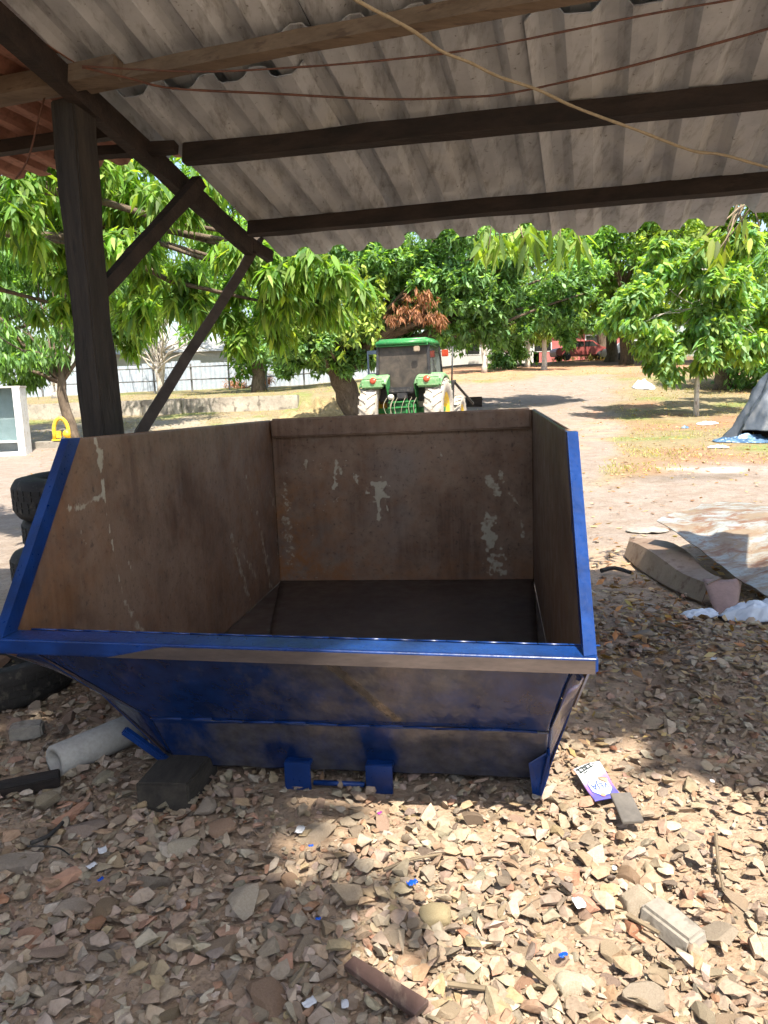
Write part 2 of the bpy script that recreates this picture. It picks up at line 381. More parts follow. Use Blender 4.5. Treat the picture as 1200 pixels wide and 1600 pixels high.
# ================================================================== SHED
PSI, SL, TW = .274, .236, -.017
RU = Vector((math.cos(PSI), -math.sin(PSI), TW)).normalized()
RV = Vector((math.sin(PSI) * math.cos(SL), math.cos(PSI) * math.cos(SL), -math.sin(SL)))
RN = RU.cross(RV).normalized()                       # points up
R0 = Vector((.168, 5.559, 2.552))
def RP(u, v, n=0.0): return R0 + RU * u + RV * v + RN * n
shed = empty('open_shed', (-1.4, 3.9, 0), 0, 'open timber shed with grey corrugated roof sheets on dark beams over the blue skip', 'shed')
ks = N('fibre_cement_sheet'); v1 = ks.coords((1, 1, 1)); v2 = ks.coords((3.2, .45, 2))
n1 = ks.noise(2.2, 6, .65, v1); n2 = ks.noise(6, 6, .7, v2); n3 = ks.noise(38, 4, .6, v1)
c = ks.mix(ks.ramp(n1, [(.35, 0), (.7, 1)]), (.38, .405, .43), (.60, .635, .665))
c = ks.mix(ks.math('MULTIPLY', ks.ramp(n2, [(.5, 0), (.72, 1)]), .7), c, (.12, .11, .095))
c = ks.mix(ks.math('MULTIPLY', ks.ramp(n3, [(.64, 0), (.72, 1)]), .7), c, (.10, .085, .07))
c = ks.mix(ks.math('MULTIPLY', ks.ramp(ks.noise(1.1, 5, .6, v1), [(.55, 0), (.72, 1)]), .4), c, (.36, .33, .24))
M_SHEET = ks.princ(c, .8, 0, ks.bump(n3, .3, .004), .3)
kr = N('rusty_red_sheet'); v1 = kr.coords((1, 1, 1)); v2 = kr.coords((6, .6, 3)); n1 = kr.noise(3, 6, .65, v2); n3 = kr.noise(26, 5, .6, v1)
c = kr.mix(kr.ramp(n1, [(.3, 0), (.7, 1)]), (.20, .085, .055), (.34, .17, .12)); c = kr.mix(kr.math('MULTIPLY', kr.ramp(n3, [(.5, 0), (.7, 1)]), .5), c, (.09, .045, .03))
M_REDSHEET = kr.princ(c, .85, 0, kr.bump(n3, .3, .004), .25)
def wave(t):      # trapezoid wave, period 1, -1..1
    s = math.sin(2 * math.pi * t); return max(-1, min(1, s * 2.2 - .45))
def sheet(name, u0, u1, v0, v1, n0, amp, mat, per=.175, seed=0, org=None, phase=0.0, slip=0.0, th=.007):
    nu = int((u1 - u0) / per * 10); nv = 14; rr = np.random.default_rng(seed); pts = [[], []]
    fu = org or RP
    for b in range(2):
        for j in range(nv + 1):
            row = []
            for i in range(nu + 1):
                u = u0 + (u1 - u0) * i / nu; v = v0 + (v1 - v0) * j / nv
                w = amp * wave((u - phase) / per) + .006 * math.sin(3.1 * v + seed) + slip * (j / nv)
                e = .012 * (float(vnoise(np.array([u * 9.0]), np.array([seed * 3.0]), 5)[0]) - .5) if j in (0, nv) else 0
                row.append(fu(u, v + e, n0 + w + b * th))
            pts[b].append(row)
    mb = MB(); A = (nu + 1) * (nv + 1)
    mb.v = [tuple(p) for b in pts for row in b for p in row]
    ix = lambda b, j, i: b * A + j * (nu + 1) + i
    for j in range(nv):
        for i in range(nu):
            mb.f.append((ix(0, j, i), ix(0, j + 1, i), ix(0, j + 1, i + 1), ix(0, j, i + 1))); mb.f.append((ix(1, j, i), ix(1, j, i + 1), ix(1, j + 1, i + 1), ix(1, j + 1, i)))
    for i in range(nu):
        mb.f.append((ix(0, 0, i), ix(0, 0, i + 1), ix(1, 0, i + 1), ix(1, 0, i))); mb.f.append((ix(0, nv, i), ix(1, nv, i), ix(1, nv, i + 1), ix(0, nv, i + 1)))
    for j in range(nv):
        mb.f.append((ix(0, j, 0), ix(1, j, 0), ix(1, j + 1, 0), ix(0, j + 1, 0))); mb.f.append((ix(0, j, nu), ix(0, j + 1, nu), ix(1, j + 1, nu), ix(1, j, nu)))
    o = mb.build(name, mat, None, smooth=False); return o
def put(o, par):      # parent keeping world place
    o.parent = par; o.matrix_parent_inverse = Matrix.Translation(par.location).inverted() if par.rotation_euler.z == 0 else par.matrix_basis.inverted(); return o
VTOP = -3.3
k = 0
for i, (u0, u1, vt, vb) in enumerate([(-.93, .05, -1.93, .0), (-.07, 1.17, -2.12, .0), (1.05, 2.10, -2.05, .01), (2.0, 3.16, -2.0, -.01)]):
    put(sheet('roof_sheet', u0, u1, vt, vb, .03 + .032 * (i % 2), .030, M_SHEET, per=.262, seed=10 + i, phase=.02, slip=.022 * (i % 2)), shed)
for i, (u0, u1) in enumerate([(-1.2, .14), (.10, 1.14), (1.12, 2.16), (2.14, 3.18)]):
    put(sheet('roof_sheet', u0, u1, VTOP, -1.25, .10 + .008 * (i % 2), .030, M_SHEET, per=.262, seed=30 + i, phase=.02), shed)
def part_beam(name, a, b, w, h, mat, ref=RN, n=10, jit=.004, seed=0, bev=.006):
    mb = MB(); mb.beam(a, b, w, h, ref, n, jit, seed); return put(mb.build(name, mat, None, bevel=0), shed)
# purlins, then rafters below them
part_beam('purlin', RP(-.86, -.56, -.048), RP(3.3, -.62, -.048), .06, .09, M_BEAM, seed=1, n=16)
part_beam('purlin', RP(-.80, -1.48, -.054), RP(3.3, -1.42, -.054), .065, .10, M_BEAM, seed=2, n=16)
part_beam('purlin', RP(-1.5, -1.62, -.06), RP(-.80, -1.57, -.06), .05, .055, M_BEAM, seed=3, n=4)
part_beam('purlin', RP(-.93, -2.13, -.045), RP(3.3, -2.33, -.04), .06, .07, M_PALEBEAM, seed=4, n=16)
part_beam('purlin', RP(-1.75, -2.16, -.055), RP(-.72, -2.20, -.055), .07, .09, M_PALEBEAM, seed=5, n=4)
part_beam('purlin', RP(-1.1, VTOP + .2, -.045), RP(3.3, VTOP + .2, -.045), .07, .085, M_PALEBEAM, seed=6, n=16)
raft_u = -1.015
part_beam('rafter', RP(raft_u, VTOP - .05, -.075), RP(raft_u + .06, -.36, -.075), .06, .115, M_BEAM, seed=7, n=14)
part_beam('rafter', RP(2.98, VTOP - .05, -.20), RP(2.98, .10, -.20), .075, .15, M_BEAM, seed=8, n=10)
PX, PY = -1.40, 3.90
mb = MB(); rr = random.Random(4); ns = 22
for kx in range(ns + 1):
    z = -.3 + 3.27 * kx / ns; tx = .008 * math.sin(z * 2.1); w = .069 + .004 * math.sin(z * 5) + rr.uniform(-.003, .003)
    cs = [(-1, -1), (-.2, -1.02), (1, -1), (1.02, 0), (1, 1), (-1, 1)]; ca, sa = math.cos(-.42), math.sin(-.42)
    for (i, j) in cs:
        a, b = i * w + rr.uniform(-.003, .003), j * w + rr.uniform(-.003, .003); mb.v.append((PX + tx + a * ca - b * sa, PY + a * sa + b * ca, z))
for kx in range(ns):
    for m in range(6): mb.f.append((kx * 6 + m, kx * 6 + (m + 1) % 6, kx * 6 + 6 + (m + 1) % 6, kx * 6 + 6 + m))
mb.f.append(tuple(range(5, -1, -1))); mb.f.append(tuple(ns * 6 + m for m in range(6)))
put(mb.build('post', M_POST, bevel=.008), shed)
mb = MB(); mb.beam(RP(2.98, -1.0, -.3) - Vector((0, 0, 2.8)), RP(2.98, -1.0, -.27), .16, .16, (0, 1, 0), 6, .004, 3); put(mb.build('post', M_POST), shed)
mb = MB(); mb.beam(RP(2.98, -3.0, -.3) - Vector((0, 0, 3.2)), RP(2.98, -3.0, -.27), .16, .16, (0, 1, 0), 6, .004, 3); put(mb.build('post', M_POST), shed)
# braces: short one near the post head, long bent one to the rafter end
b0 = at_y(158, 462, PY - .02); b1 = at_y(312, 282, 4.72); b1 = RP(raft_u + .06, -1.18, -.20)
part_beam('brace', at_y(156, 458, 3.93), at_y(312, 284, 4.66), .062, .07, M_BEAM, (0, 0, 1), 6, .004, 9)
pts = [at_y(150, 800, 4.0), at_y(222, 672, 4.4), at_y(290, 560, 4.85), at_y(345, 475, 5.2), at_y(385, 410, 5.5), at_y(404, 372, 5.66)]
mb = MB()
for a, b in zip(pts[:-1], pts[1:]): mb.beam(a, b + (b - a) * .04, .06, .10, (.5, -.6, .4), 2, .003, 3)
put(mb.build('brace', pmat('grey_brown_pole', (.05, .038, .03), (.09, .07, .056), 5, .85, .5, 30, .005)), shed)
mb = MB(); mb.beam(RP(raft_u + .07, -.36, -.06), RP(raft_u + .10, -.10, -.04), .045, .08, RN, 2, .003, 5); put(mb.build('rafter_end_block', M_BEAM), shed)

# neighbouring flat roof with reddish sheets to the left
LZ = 3.04
def LP(u, v, n=0.0):
    b = Vector((R0.x, R0.y, 0)) + Vector((math.cos(PSI), -math.sin(PSI), 0)) * u + Vector((math.sin(PSI), math.cos(PSI), 0)) * v
    b.z = LZ - .03 * (v + 1) + n; return b
lean = empty('lean_to_roof', (-3, 3.9, 0), 0, 'low lean-to roof of reddish brown corrugated sheets left of the dark post', 'roof')
for i, (u0, u1) in enumerate([(-2.16, -1.02), (-3.18, -2.14), (-4.2, -3.16)]):
    put(sheet('roof_sheet', u0, u1, -3.3, -.83 + .02 * i, .05 + .01 * (i % 2), .026, M_REDSHEET, per=.21, seed=50 + i, org=LP, phase=u0), lean)
for v in (-2.9, -2.0, -1.42):
    mb = MB(); mb.beam(LP(-4.4, v, -.01), LP(-1.09, v, -.01), .06, .07, (0, 0, 1), 8, .003, 6); put(mb.build('batten', M_BEAM if v < -2.1 or v > -1.5 else M_PALEBEAM), lean)
mb = MB(); mb.beam(LP(-4.1, -1.2, 0) - Vector((0, 0, 3.2)), LP(-4.1, -1.2, -.05), .15, .15, (0, 1, 0), 6, .004, 3); put(mb.build('post', M_POST), lean)
for i in range(28):  # board wall out of view, added to darken the left side
    y0 = 3.3 - i * .2; mm = MB(); mm.box((-3.62 + .006 * (i % 3), y0 - .195, -.1), (-3.58 + .006 * (i % 3), y0, 2.95)); put(mm.build('added_shade_board', M_POST), lean)
mb = MB(); mb.beam(LP(-4.1, -3.1, 0) - Vector((0, 0, 3.2)), LP(-4.1, -3.1, -.05), .15, .15, (0, 1, 0), 6, .004, 3); put(mb.build('post', M_POST), lean)

# wires and rope under the roof
def roof_hit(px, py, n):
    d = rayd(px, py); o = Vector((0, 0, CAM_H)); q = R0 + RN * n; t = (q - o).dot(RN) / d.dot(RN); return o + d * t
def smooth_path(pts, m=6):
    out = []
    P_ = [pts[0]] + pts + [pts[-1]]
    for i in range(1, len(P_) - 2):
        for j in range(m):
            t = j / m; a, b, c_, d = P_[i - 1], P_[i], P_[i + 1], P_[i + 2]
            out.append(.5 * ((2 * b) + (c_ - a) * t + (2 * a - 5 * b + 4 * c_ - d) * t * t + (3 * b - a - 3 * c_ + d) * t ** 3))
    out.append(pts[-1]); return out
M_WIRE = pmat('rusty_wire', (.09, .04, .028), (.15, .065, .04), 20, .8, 0)
M_ROPE = pmat('sisal_rope', (.28, .22, .135), (.38, .31, .20), 30, .9, .5, 90, .003)
def wire(name, pix, n0, r, mat, label, cat, sides=6):
    pts = smooth_path([roof_hit(x, y, n0[0] + (n0[1] - n0[0]) * i / (len(pix) - 1)) for i, (x, y) in enumerate(pix)])
    mb = MB(); mb.tube(pts, [r * random.uniform(.9, 1.15) for _ in pts], sides); return tag(mb.build(name, mat, None, True), label, cat)
wire('wire', [(128, 103), (300, 112), (450, 106), (600, 94), (750, 75), (1000, 25), (1140, 0), (1260, -25)], (-.13, -.13), .0042, M_WIRE, 'upper straight rusty wire strung under the grey roof sheets', 'wire')
wire('wire', [(128, 105), (200, 122), (270, 138), (420, 146), (600, 155), (720, 152), (800, 145), (950, 112), (1100, 73), (1200, 45), (1290, 20)], (-.13, -.13), .0048, M_WIRE, 'lower slack rusty wire sagging under the grey roof sheets', 'wire')
wire('rope', [(520, -25), (560, 2), (640, 45), (690, 80), (735, 98), (780, 120), (840, 140), (900, 168), (1000, 205), (1080, 235), (1130, 242), (1210, 264), (1290, 280)], (-.22, -.20), .0066, M_ROPE, 'pale frayed sisal rope hanging across under the roof', 'rope', 7)
pts = smooth_path([at_y(70, 150, 3.9), at_y(58, 195, 3.95), at_y(48, 235, 4.0), at_y(38, 260, 4.0), at_y(24, 280, 4.0)])
mb = MB(); mb.tube(pts, .0045, 5); tag(mb.build('wire', M_WIRE, None, True), 'short dark wire end dangling beside the shed post', 'wire')

# ================================================================== BLUE SKIP
SY = .146; SU = Vector((math.cos(SY), -math.sin(SY), 0)); SV = Vector((math.sin(SY), math.cos(SY), 0)); SO = Vector((-1.354, 2.612, 0))
SW, SVT, SL_, HL, HT = 2.0, .584, 3.442, .737, 1.398
def SP(a, b, h):
    s = a / SW; q = min(max(b / SL_, 0), 1)
    dh = (1 - q) * (.022 - .044 * s) + q * (-.016 * (1 - s))
    return SO + SU * a + SV * b + Vector((0, 0, h + dh * (.3 + .7 * min(h / .7, 1))))
skip = empty('skip_container', SP(SW / 2, SL_ / 2, 0) * 1.0, 0, 'large steel skip with rusty inside and fresh blue painted rim', 'skip')
skip.location.z = 0
kb = N('blue_enamel'); nb = kb.noise(7, 5, .6); nf = kb.noise(60, 4, .6)
c = kb.mix(kb.ramp(nb, [(.35, 0), (.7, 1)]), (.004, .019, .085), (.005, .038, .18)); c = kb.mix(kb.ramp(kb.noise(24, 6, .7), [(.68, 0), (.74, 1)]), c, (.03, .03, .05))
M_BLUE = kb.princ(c, kb.ramp(nf, [(.3, .26), (.7, .40)]), 0, kb.bump(kb.math('ADD', nf, kb.math('MULTIPLY', nb, 2.0)), .25, .003), .4)
kf = N('half_painted_steel'); af = kf.attr(); sep = kf.n('SeparateColor'); kf.l(af.outputs[0], sep.inputs[0])
vs = kf.coords((3, 3, .5)); nv_ = kf.noise(3.5, 6, .65, vs); nz = kf.noise(16, 5, .65)
steel = kf.mix(kf.ramp(nz, [(.3, 0), (.7, 1)]), (.10, .094, .094), (.22, .205, .20))
bl = kf.mix(kf.ramp(kf.noise(9, 5, .6), [(.35, 0), (.7, 1)]), (.005, .015, .060), (.006, .028, .125))
mk = kf.ramp(kf.math('ADD', sep.outputs[0], kf.math('MULTIPLY', kf.math('SUBTRACT', nv_, .5), 1.1)), [(.12, 0), (.9, 1)])
M_HALF = kf.princ(kf.mix(mk, steel, bl), kf.ramp(nz, [(.25, .14), (.75, .26)]), kf.math('MULTIPLY', kf.math('SUBTRACT', 1.0, mk), .75), kf.bump(kf.math('ADD', kf.math('MULTIPLY', kf.noise(7, 3, .5, kf.coords((1.6, 1.6, .35))), 3.0), kf.math('MULTIPLY', nz, .15)), .10, .02), .5)
kr = N('rusty_steel'); ar = kr.attr(); sep = kr.n('SeparateColor'); kr.l(ar.outputs[0], sep.inputs[0])
vstr = kr.coords((6, 6, .4)); n1 = kr.noise(1.6, 7, .65); n2 = kr.noise(4, 6, .65, vstr); n3 = kr.noise(34, 6, .7); n4 = kr.noise(9, 5, .6); n5 = kr.noise(90, 3, .6)
c = kr.mix(kr.ramp(n1, [(.40, 0), (.60, 1)]), (.120, .064, .038), (.26, .165, .108))
c = kr.mix(kr.math('MULTIPLY', kr.ramp(n2, [(.42, 0), (.66, 1)]), .6), c, (.24, .15, .10))
c = kr.mix(kr.math('MULTIPLY', kr.ramp(n4, [(.50, 0), (.66, 1)]), .4), c, (.21, .10, .05))
c = kr.mix(kr.math('MULTIPLY', kr.ramp(kr.noise(1.1, 4, .6), [(.56, 0), (.70, 1)]), .5), c, (.20, .175, .16))
c = kr.mix(kr.math('MULTIPLY', kr.ramp(kr.noise(15, 6, .75), [(.52, 0), (.66, 1)]), .28), c, (.06, .034, .022))
c = kr.mix(kr.math('MULTIPLY', kr.ramp(n3, [(.57, 0), (.68, 1)]), .75), c, (.045, .026, .018))
c = kr.mix(kr.math('MULTIPLY', kr.ramp(n3, [(.30, 1), (.38, 0)]), kr.math('ADD', .2, sep.outputs[2])), c, (.26, .10, .035))
c = kr.mix(kr.math('MULTIPLY', sep.outputs[2], kr.ramp(kr.noise(5.5, 6, .7), [(.42, 0), (.62, 1)])), c, (.27, .115, .04))
paint = kr.ramp(kr.math('ADD', sep.outputs[0], kr.math('MULTIPLY', kr.math('SUBTRACT', n3, .5), 1.5)), [(.42, 0), (.74, 1)])
c = kr.mix(paint, c, kr.mix(n4, (.36, .30, .21), (.50, .44, .34)))
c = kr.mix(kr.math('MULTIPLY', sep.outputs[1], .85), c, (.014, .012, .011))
M_RUST = kr.princ(c, kr.ramp(n4, [(.3, .42), (.7, .62)]), .12, kr.bump(kr.math('ADD', n3, n5), .35, .003), .4)

def project(Pn):
    d = Pn - np.array([0, 0, CAM_H]); z = d @ np.array(fw); return np.stack([600 + F * (d @ np.array(rt)) / z, 800 - F * (d @ np.array(up)) / z], -1)
def panel(name, inner, thick, mats, colf=None, out_dir=None):
    """closed solid: 'inner' (ny,nx,3) surface, pushed by 'thick' along out_dir for the outside"""
    ny, nx = inner.shape[:2]; outer = inner + np.array(out_dir) * thick
    A = ny * nx; idx = np.arange(A).reshape(ny, nx)
    Qi = np.stack([idx[:-1, :-1], idx[:-1, 1:], idx[1:, 1:], idx[1:, :-1]], -1).reshape(-1, 4); Qo = Qi[:, ::-1] + A
    ring = np.concatenate([idx[0, :], idx[1:, -1], idx[-1, -2::-1], idx[-2:0:-1, 0]]); r2 = np.roll(ring, -1)
    Qs = np.stack([r2, ring, ring + A, r2 + A], -1)
    V = np.concatenate([inner.reshape(-1, 3), outer.reshape(-1, 3)]); col = None
    if colf is not None: ci = colf(inner.reshape(-1, 3)); col = np.concatenate([ci, ci * 0 + np.array([.6, 0, 0])])
    me = np_mesh(name, V, np.concatenate([Qi, Qo, Qs]), col)
    for m in mats: me.materials.append(m)
    me.polygons.foreach_set('material_index', np.concatenate([np.zeros(len(Qi)), np.ones(len(Qo)), np.ones(len(Qs))]).astype(np.int32))
    me.polygons.foreach_set('use_smooth', np.concatenate([np.ones(len(Qi)), np.zeros(len(Qo) + len(Qs))]).astype(bool))
    bm = bmesh.new(); bm.from_mesh(me); bmesh.ops.recalc_face_normals(bm, faces=bm.faces); bm.to_mesh(me); bm.free()
    o = bpy.data.objects.new(name, me); COL.objects.link(o); return put(o, skip)
def strokes(P3, lst, hit, seed=0):
    m = np.zeros(len(P3)); 
    jit = fbm(P3[:, 0] * 34 + P3[:, 1] * 34, P3[:, 2] * 30, seed + 3, 3) - .5
    for (a, b, w0, w1, s) in lst:
        A = np.array(hit(*a)); B = np.array(hit(*b)); d = B - A; L2 = max(d @ d, 1e-9); t = np.clip(((P3 - A) @ d) / L2, 0, 1)
        q = np.linalg.norm(P3 - A - t[:, None] * d, axis=1); w = 1.3 * (w0 + (w1 - w0) * t)
        m = np.maximum(m, s * np.clip(1.35 - q / w + jit * 3.4, 0, 1))
    return m
def plane_hit(o_, n_):
    def f(px, py):
        d = rayd(px, py); c0 = Vector((0, 0, CAM_H)); return c0 + d * ((o_ - c0).dot(n_) / d.dot(n_))
    return f
hit_left = plane_hit(SP(0, 1, 1), SU); hit_back = plane_hit(SP(0, SL_, 1), SV)
SKIP_LEFT = [((150, 686), (158, 725), .016, .022, .9), ((158, 725), (163, 775), .018, .009, .95), ((163, 775), (172, 830), .006, .004, .8), ((172, 830), (184, 895), .005, .005, .75), ((184, 895), (192, 930), .004, .003, .7),
    ((196, 940), (222, 990), .012, .02, .62), ((105, 795), (130, 792), .014, .01, .66), ((130, 792), (160, 772), .011, .010, .72), ((112, 800), (135, 852), .004, .004, .6), ((200, 878), (206, 890), .007, .004, .75),
    ((385, 745), (393, 800), .010, .006, .66), ((362, 838), (390, 935), .02, .022, .60), ((402, 800), (424, 920), .03, .03, .62), ((420, 760), (432, 800), .014, .03, .55), ((432, 830), (438, 890), .03, .02, .66), ((300, 905), (308, 960), .006, .004, .5), ((375, 860), (400, 900), .012, .02, .6)]
SKIP_BACK = [((592, 760), (594, 772), .055, .045, .82), ((592, 772), (592, 828), .012, .009, .85), ((600, 770), (606, 800), .008, .004, .7), ((525, 722), (522, 764), .014, .016, .8), ((530, 730), (533, 742), .012, .008, .7), ((556, 748), (560, 758), .018, .012, .62),
    ((764, 818), (764, 850), .050, .050, .86), ((768, 750), (775, 768), .032, .03, .72), ((768, 872), (776, 884), .04, .05, .72), ((812, 800), (818, 838), .012, .010, .6), ((783, 742), (786, 752), .02, .014, .66), ((686, 700), (690, 712), .013, .008, .8), ((478, 720), (478, 735), .010, .006, .62), ((445, 760), (452, 880), .03, .035, .5), ((795, 770), (812, 790), .01, .006, .6)]
def col_left(p):
    c = np.zeros((len(p), 3)); c[:, 0] = strokes(p, SKIP_LEFT, hit_left, 3); q = project(p)
    c[:, 2] = .45 * sstep(230, 60, q[:, 0]) + .4 * sstep(250, 430, q[:, 0]); return c
def col_back(p):
    c = np.zeros((len(p), 3)); c[:, 0] = strokes(p, SKIP_BACK, hit_back, 5); q = project(p)
    dots = vnoise(q[:, 0] * .42, q[:, 1] * .36, 8); c[:, 0] = np.maximum(c[:, 0], np.where(dots > .93, .62, 0) * sstep(640, 520, q[:, 0]) * sstep(690, 720, q[:, 1]))
    c[:, 2] = .8 * sstep(620, 440, q[:, 0]) * sstep(700, 800, q[:, 1]) + .5 * sstep(855, 885, q[:, 1]); return c
def lerp(a, b, t): return a + (b - a) * t
def grid(f, ny, nx): return np.array([[tuple(f(i / (nx - 1), j / (ny - 1))) for i in range(nx)] for j in range(ny)])
def topv(v): return HL + (HT - HL) * min(v / SVT, 1)
def botL(v): return np.interp(v, [0, .45, 2.0, SL_], [HL - .06, .42, .085, .10])
def botR(v): return np.interp(v, [0, .45, 1.2, SL_], [HL - .06, .36, .10, .10])
nvv = 230; vs_ = sorted(set([SL_ * i / nvv for i in range(nvv + 1)] + [SVT]))
def side(name, a, bot, outd, colf):
    G_ = []
    for j in range(110): G_.append([tuple(SP(a, v, lerp(bot(v), topv(v), j / 109))) for v in vs_])
    return panel(name, np.array(G_), .008, [M_RUST, M_BLUE], colf, outd)
side('side_panel', 0, botL, -SU, col_left)
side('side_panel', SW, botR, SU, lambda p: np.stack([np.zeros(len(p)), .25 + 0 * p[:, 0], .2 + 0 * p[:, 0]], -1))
FLZ = .06
panel('back_panel', grid(lambda s, t: SP(SW * s, SL_, lerp(.06, HT, t)), 150, 240), .008, [M_RUST, M_BLUE], col_back, SV)
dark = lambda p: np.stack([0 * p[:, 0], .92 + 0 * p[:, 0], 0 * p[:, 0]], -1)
WLI, WRI, VB = .36, .10, .48
def fl_u0(v): return np.interp(v, [VB, 1.9, SL_], [WLI, WLI - .01, .0])
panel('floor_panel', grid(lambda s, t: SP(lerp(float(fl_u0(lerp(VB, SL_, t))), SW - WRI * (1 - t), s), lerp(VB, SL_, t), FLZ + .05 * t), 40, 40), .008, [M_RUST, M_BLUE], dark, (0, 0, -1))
def chL(s, t):   # sloping lower left panel: t along depth, s from side panel foot to floor edge
    v = lerp(VB, SL_ - .01, t); vf = max(v, VB); A = SP(.004, v, float(botL(v))); B = SP(float(fl_u0(vf)), vf, FLZ + .03 * (vf - VB) / (SL_ - VB)); return lerp(A, B, s)
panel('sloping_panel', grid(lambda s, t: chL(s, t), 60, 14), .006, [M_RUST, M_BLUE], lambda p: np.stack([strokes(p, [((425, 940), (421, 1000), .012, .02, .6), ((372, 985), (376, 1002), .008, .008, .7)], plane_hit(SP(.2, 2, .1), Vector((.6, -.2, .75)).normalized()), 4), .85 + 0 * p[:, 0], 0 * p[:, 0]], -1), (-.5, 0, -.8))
def chR(s, t):
    v = lerp(VB, SL_ - .01, t); vf = max(v, VB); A = SP(SW - .004, v, float(botR(v))); B = SP(SW - WRI * (1 - (vf - VB) / (SL_ - VB)), vf, FLZ + .03 * (vf - VB) / (SL_ - VB)); return lerp(A, B, s)
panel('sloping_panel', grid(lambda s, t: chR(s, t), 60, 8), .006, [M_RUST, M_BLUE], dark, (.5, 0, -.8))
# front: upper sloping plate and lower upright plate, dented a little
SEAMV, SEAMH = .335, .312
def dent(a, h): return .010 * (fbm(np.array([a * 2.6]), np.array([h * 3.0]), 12)[0] - .5)
def fup(s, t):
    a0 = lerp(.352, .025, t); a1 = lerp(SW - .10, SW - .035, t); a = lerp(a0, a1, s); v = lerp(SEAMV, .075, t); h = lerp(SEAMH, HL - .06, t); return SP(a, v + dent(a, h), h)
def flo(s, t):
    a0 = lerp(WLI + .02, .352, t); a1 = lerp(SW - WRI - .01, SW - .10, t); a = lerp(a0, a1, s); v = lerp(VB, SEAMV, t); h = lerp(.045, SEAMH - .004, t)
    return SP(a, v + dent(a * 2, h) + .003 * math.sin(a * 31) * (1 - t), h)
def col_up(p):
    a = (p - np.array(SO)) @ np.array(SU); h = p[:, 2]; c = np.zeros((len(p), 3))
    m = 1.0 - .30 * np.exp(-((a - 1.25) / .42) ** 2) - .25 * sstep(.45, .62, h) * sstep(.8, 1.1, a) + .5 * np.exp(-((a - 1.86) / .12) ** 2)
    m = m - 1.2 * np.exp(-(((a - 1.20) - (.55 - h) * .7) / .018) ** 2); m = np.maximum(m, 1.2 * np.exp(-((h - .325) / .012) ** 2)); c[:, 0] = np.clip(m, 0, 1.2); return c  # slanted light streak painted into the mask as bare steel
def col_lo(p):
    a = (p - np.array(SO)) @ np.array(SU); h = p[:, 2]
    m = .46 + .6 * np.exp(-((a - .86) / .085) ** 2) * sstep(.28, .15, h) + .85 * np.exp(-((a - 1.25) / .065) ** 2) + .9 * np.exp(-((h - .31) / .009) ** 2) + .35 * sstep(.7, .5, a)
    return np.stack([np.clip(m, 0, 1.2), 0 * a, 0 * a], -1)
panel('front_panel', grid(fup, 50, 130), .008, [M_HALF, M_RUST], col_up, SV)
panel('front_panel', grid(flo, 30, 130), .008, [M_HALF, M_RUST], col_lo, SV)
def cheek(name, a, bot, ea, mat):
    def f(s, t):
        v = lerp(.05, VB, t); A = SP(a, v, float(bot(v))); 
        B = SP(float(np.interp(t, [0, .88, 1], ea)), float(np.interp(t, [0, .88, 1], [.075, SEAMV, VB])), float(np.interp(t, [0, .5, .88, 1], [HL - .06, .45, SEAMH, .05]))); return lerp(A, B, s)
    return panel(name, grid(f, 24, 6), .004, [mat, mat], lambda p: np.stack([.9 + 0 * p[:, 0], 0 * p[:, 0], 0 * p[:, 0]], -1), SV)
cheek('cheek_plate', .004, botL, [.025, .352, WLI + .02], M_HALF); cheek('cheek_plate', SW - .004, botR, [SW - .035, SW - .10, SW - WRI - .01], M_HALF)
def sbeam(name, pts, w, h, mat, ref=(0, 0, 1), bev=.004, n=1, par=None):
    mb = MB()
    for a, b in zip(pts[:-1], pts[1:]): mb.beam(a, b, w, h, ref, n, 0, 0)
    return put(mb.build(name, mat, None, smooth=True, bevel=bev, bseg=2), skip)
# rims
mb = MB(); x0, x1 = -.05, SW + .03
mb.hexa([SP(x0, -.028, HL - .055), SP(x1, -.028, HL - .055), SP(x1, .085, HL - .055), SP(x0, .085, HL - .055), SP(x0, -.028, HL), SP(x1, -.028, HL), SP(x1, .085, HL), SP(x0, .085, HL)])
put(mb.build('front_rim', M_BLUE, None, bevel=.007, bseg=3), skip)
kk_ = N('rim_face'); 
mb = MB(); mb.hexa([SP(.4, -.031, HL - .053), SP(x1 - .01, -.031, HL - .053), SP(x1 - .01, -.0285, HL - .053), SP(.4, -.0285, HL - .053), SP(.6, -.031, HL - .010), SP(x1 - .01, -.031, HL - .010), SP(x1 - .01, -.0285, HL - .010), SP(.6, -.0285, HL - .010)])
put(mb.build('bare_rim_strip', pmat('bare_steel', (.06, .050, .048), (.115, .092, .084), 8, .35, .15, 60, .002, .3, (.4, .4, 2)), None), skip)
bpy.data.materials.remove(kk_.m)
for a0, a1, k0, k1 in ((-.036, .010, .018, .0), (SW - .014, SW + .028, .0, .022)):
    mb = MB(); o1 = .055
    mb.hexa([SP(a0, -.022 + k0, HL + .002), SP(a1, -.022 + k1, HL + .002), SP(a1, .01 + o1, HL + .002), SP(a0, .01 + o1, HL + .002), SP(a0, SVT - .052 + k0, HT + .006), SP(a1, SVT - .052 + k1, HT + .006), SP(a1, SVT + .035, HT + .006), SP(a0, SVT + .035, HT + .006)])
    put(mb.build('side_rim', M_BLUE, None), skip)
sbeam('weld_seam', [SP(.05 + .1 * i, .0875 + .002 * (i % 2), HL + .001) for i in range(21)], .008, .006, M_BLUE, bev=.002)
for a in (-.012, SW + .012): sbeam('top_edge', [SP(a, SVT + .03, HT - .012), SP(a, SL_, HT - .012)], .022, .03, M_RUST)
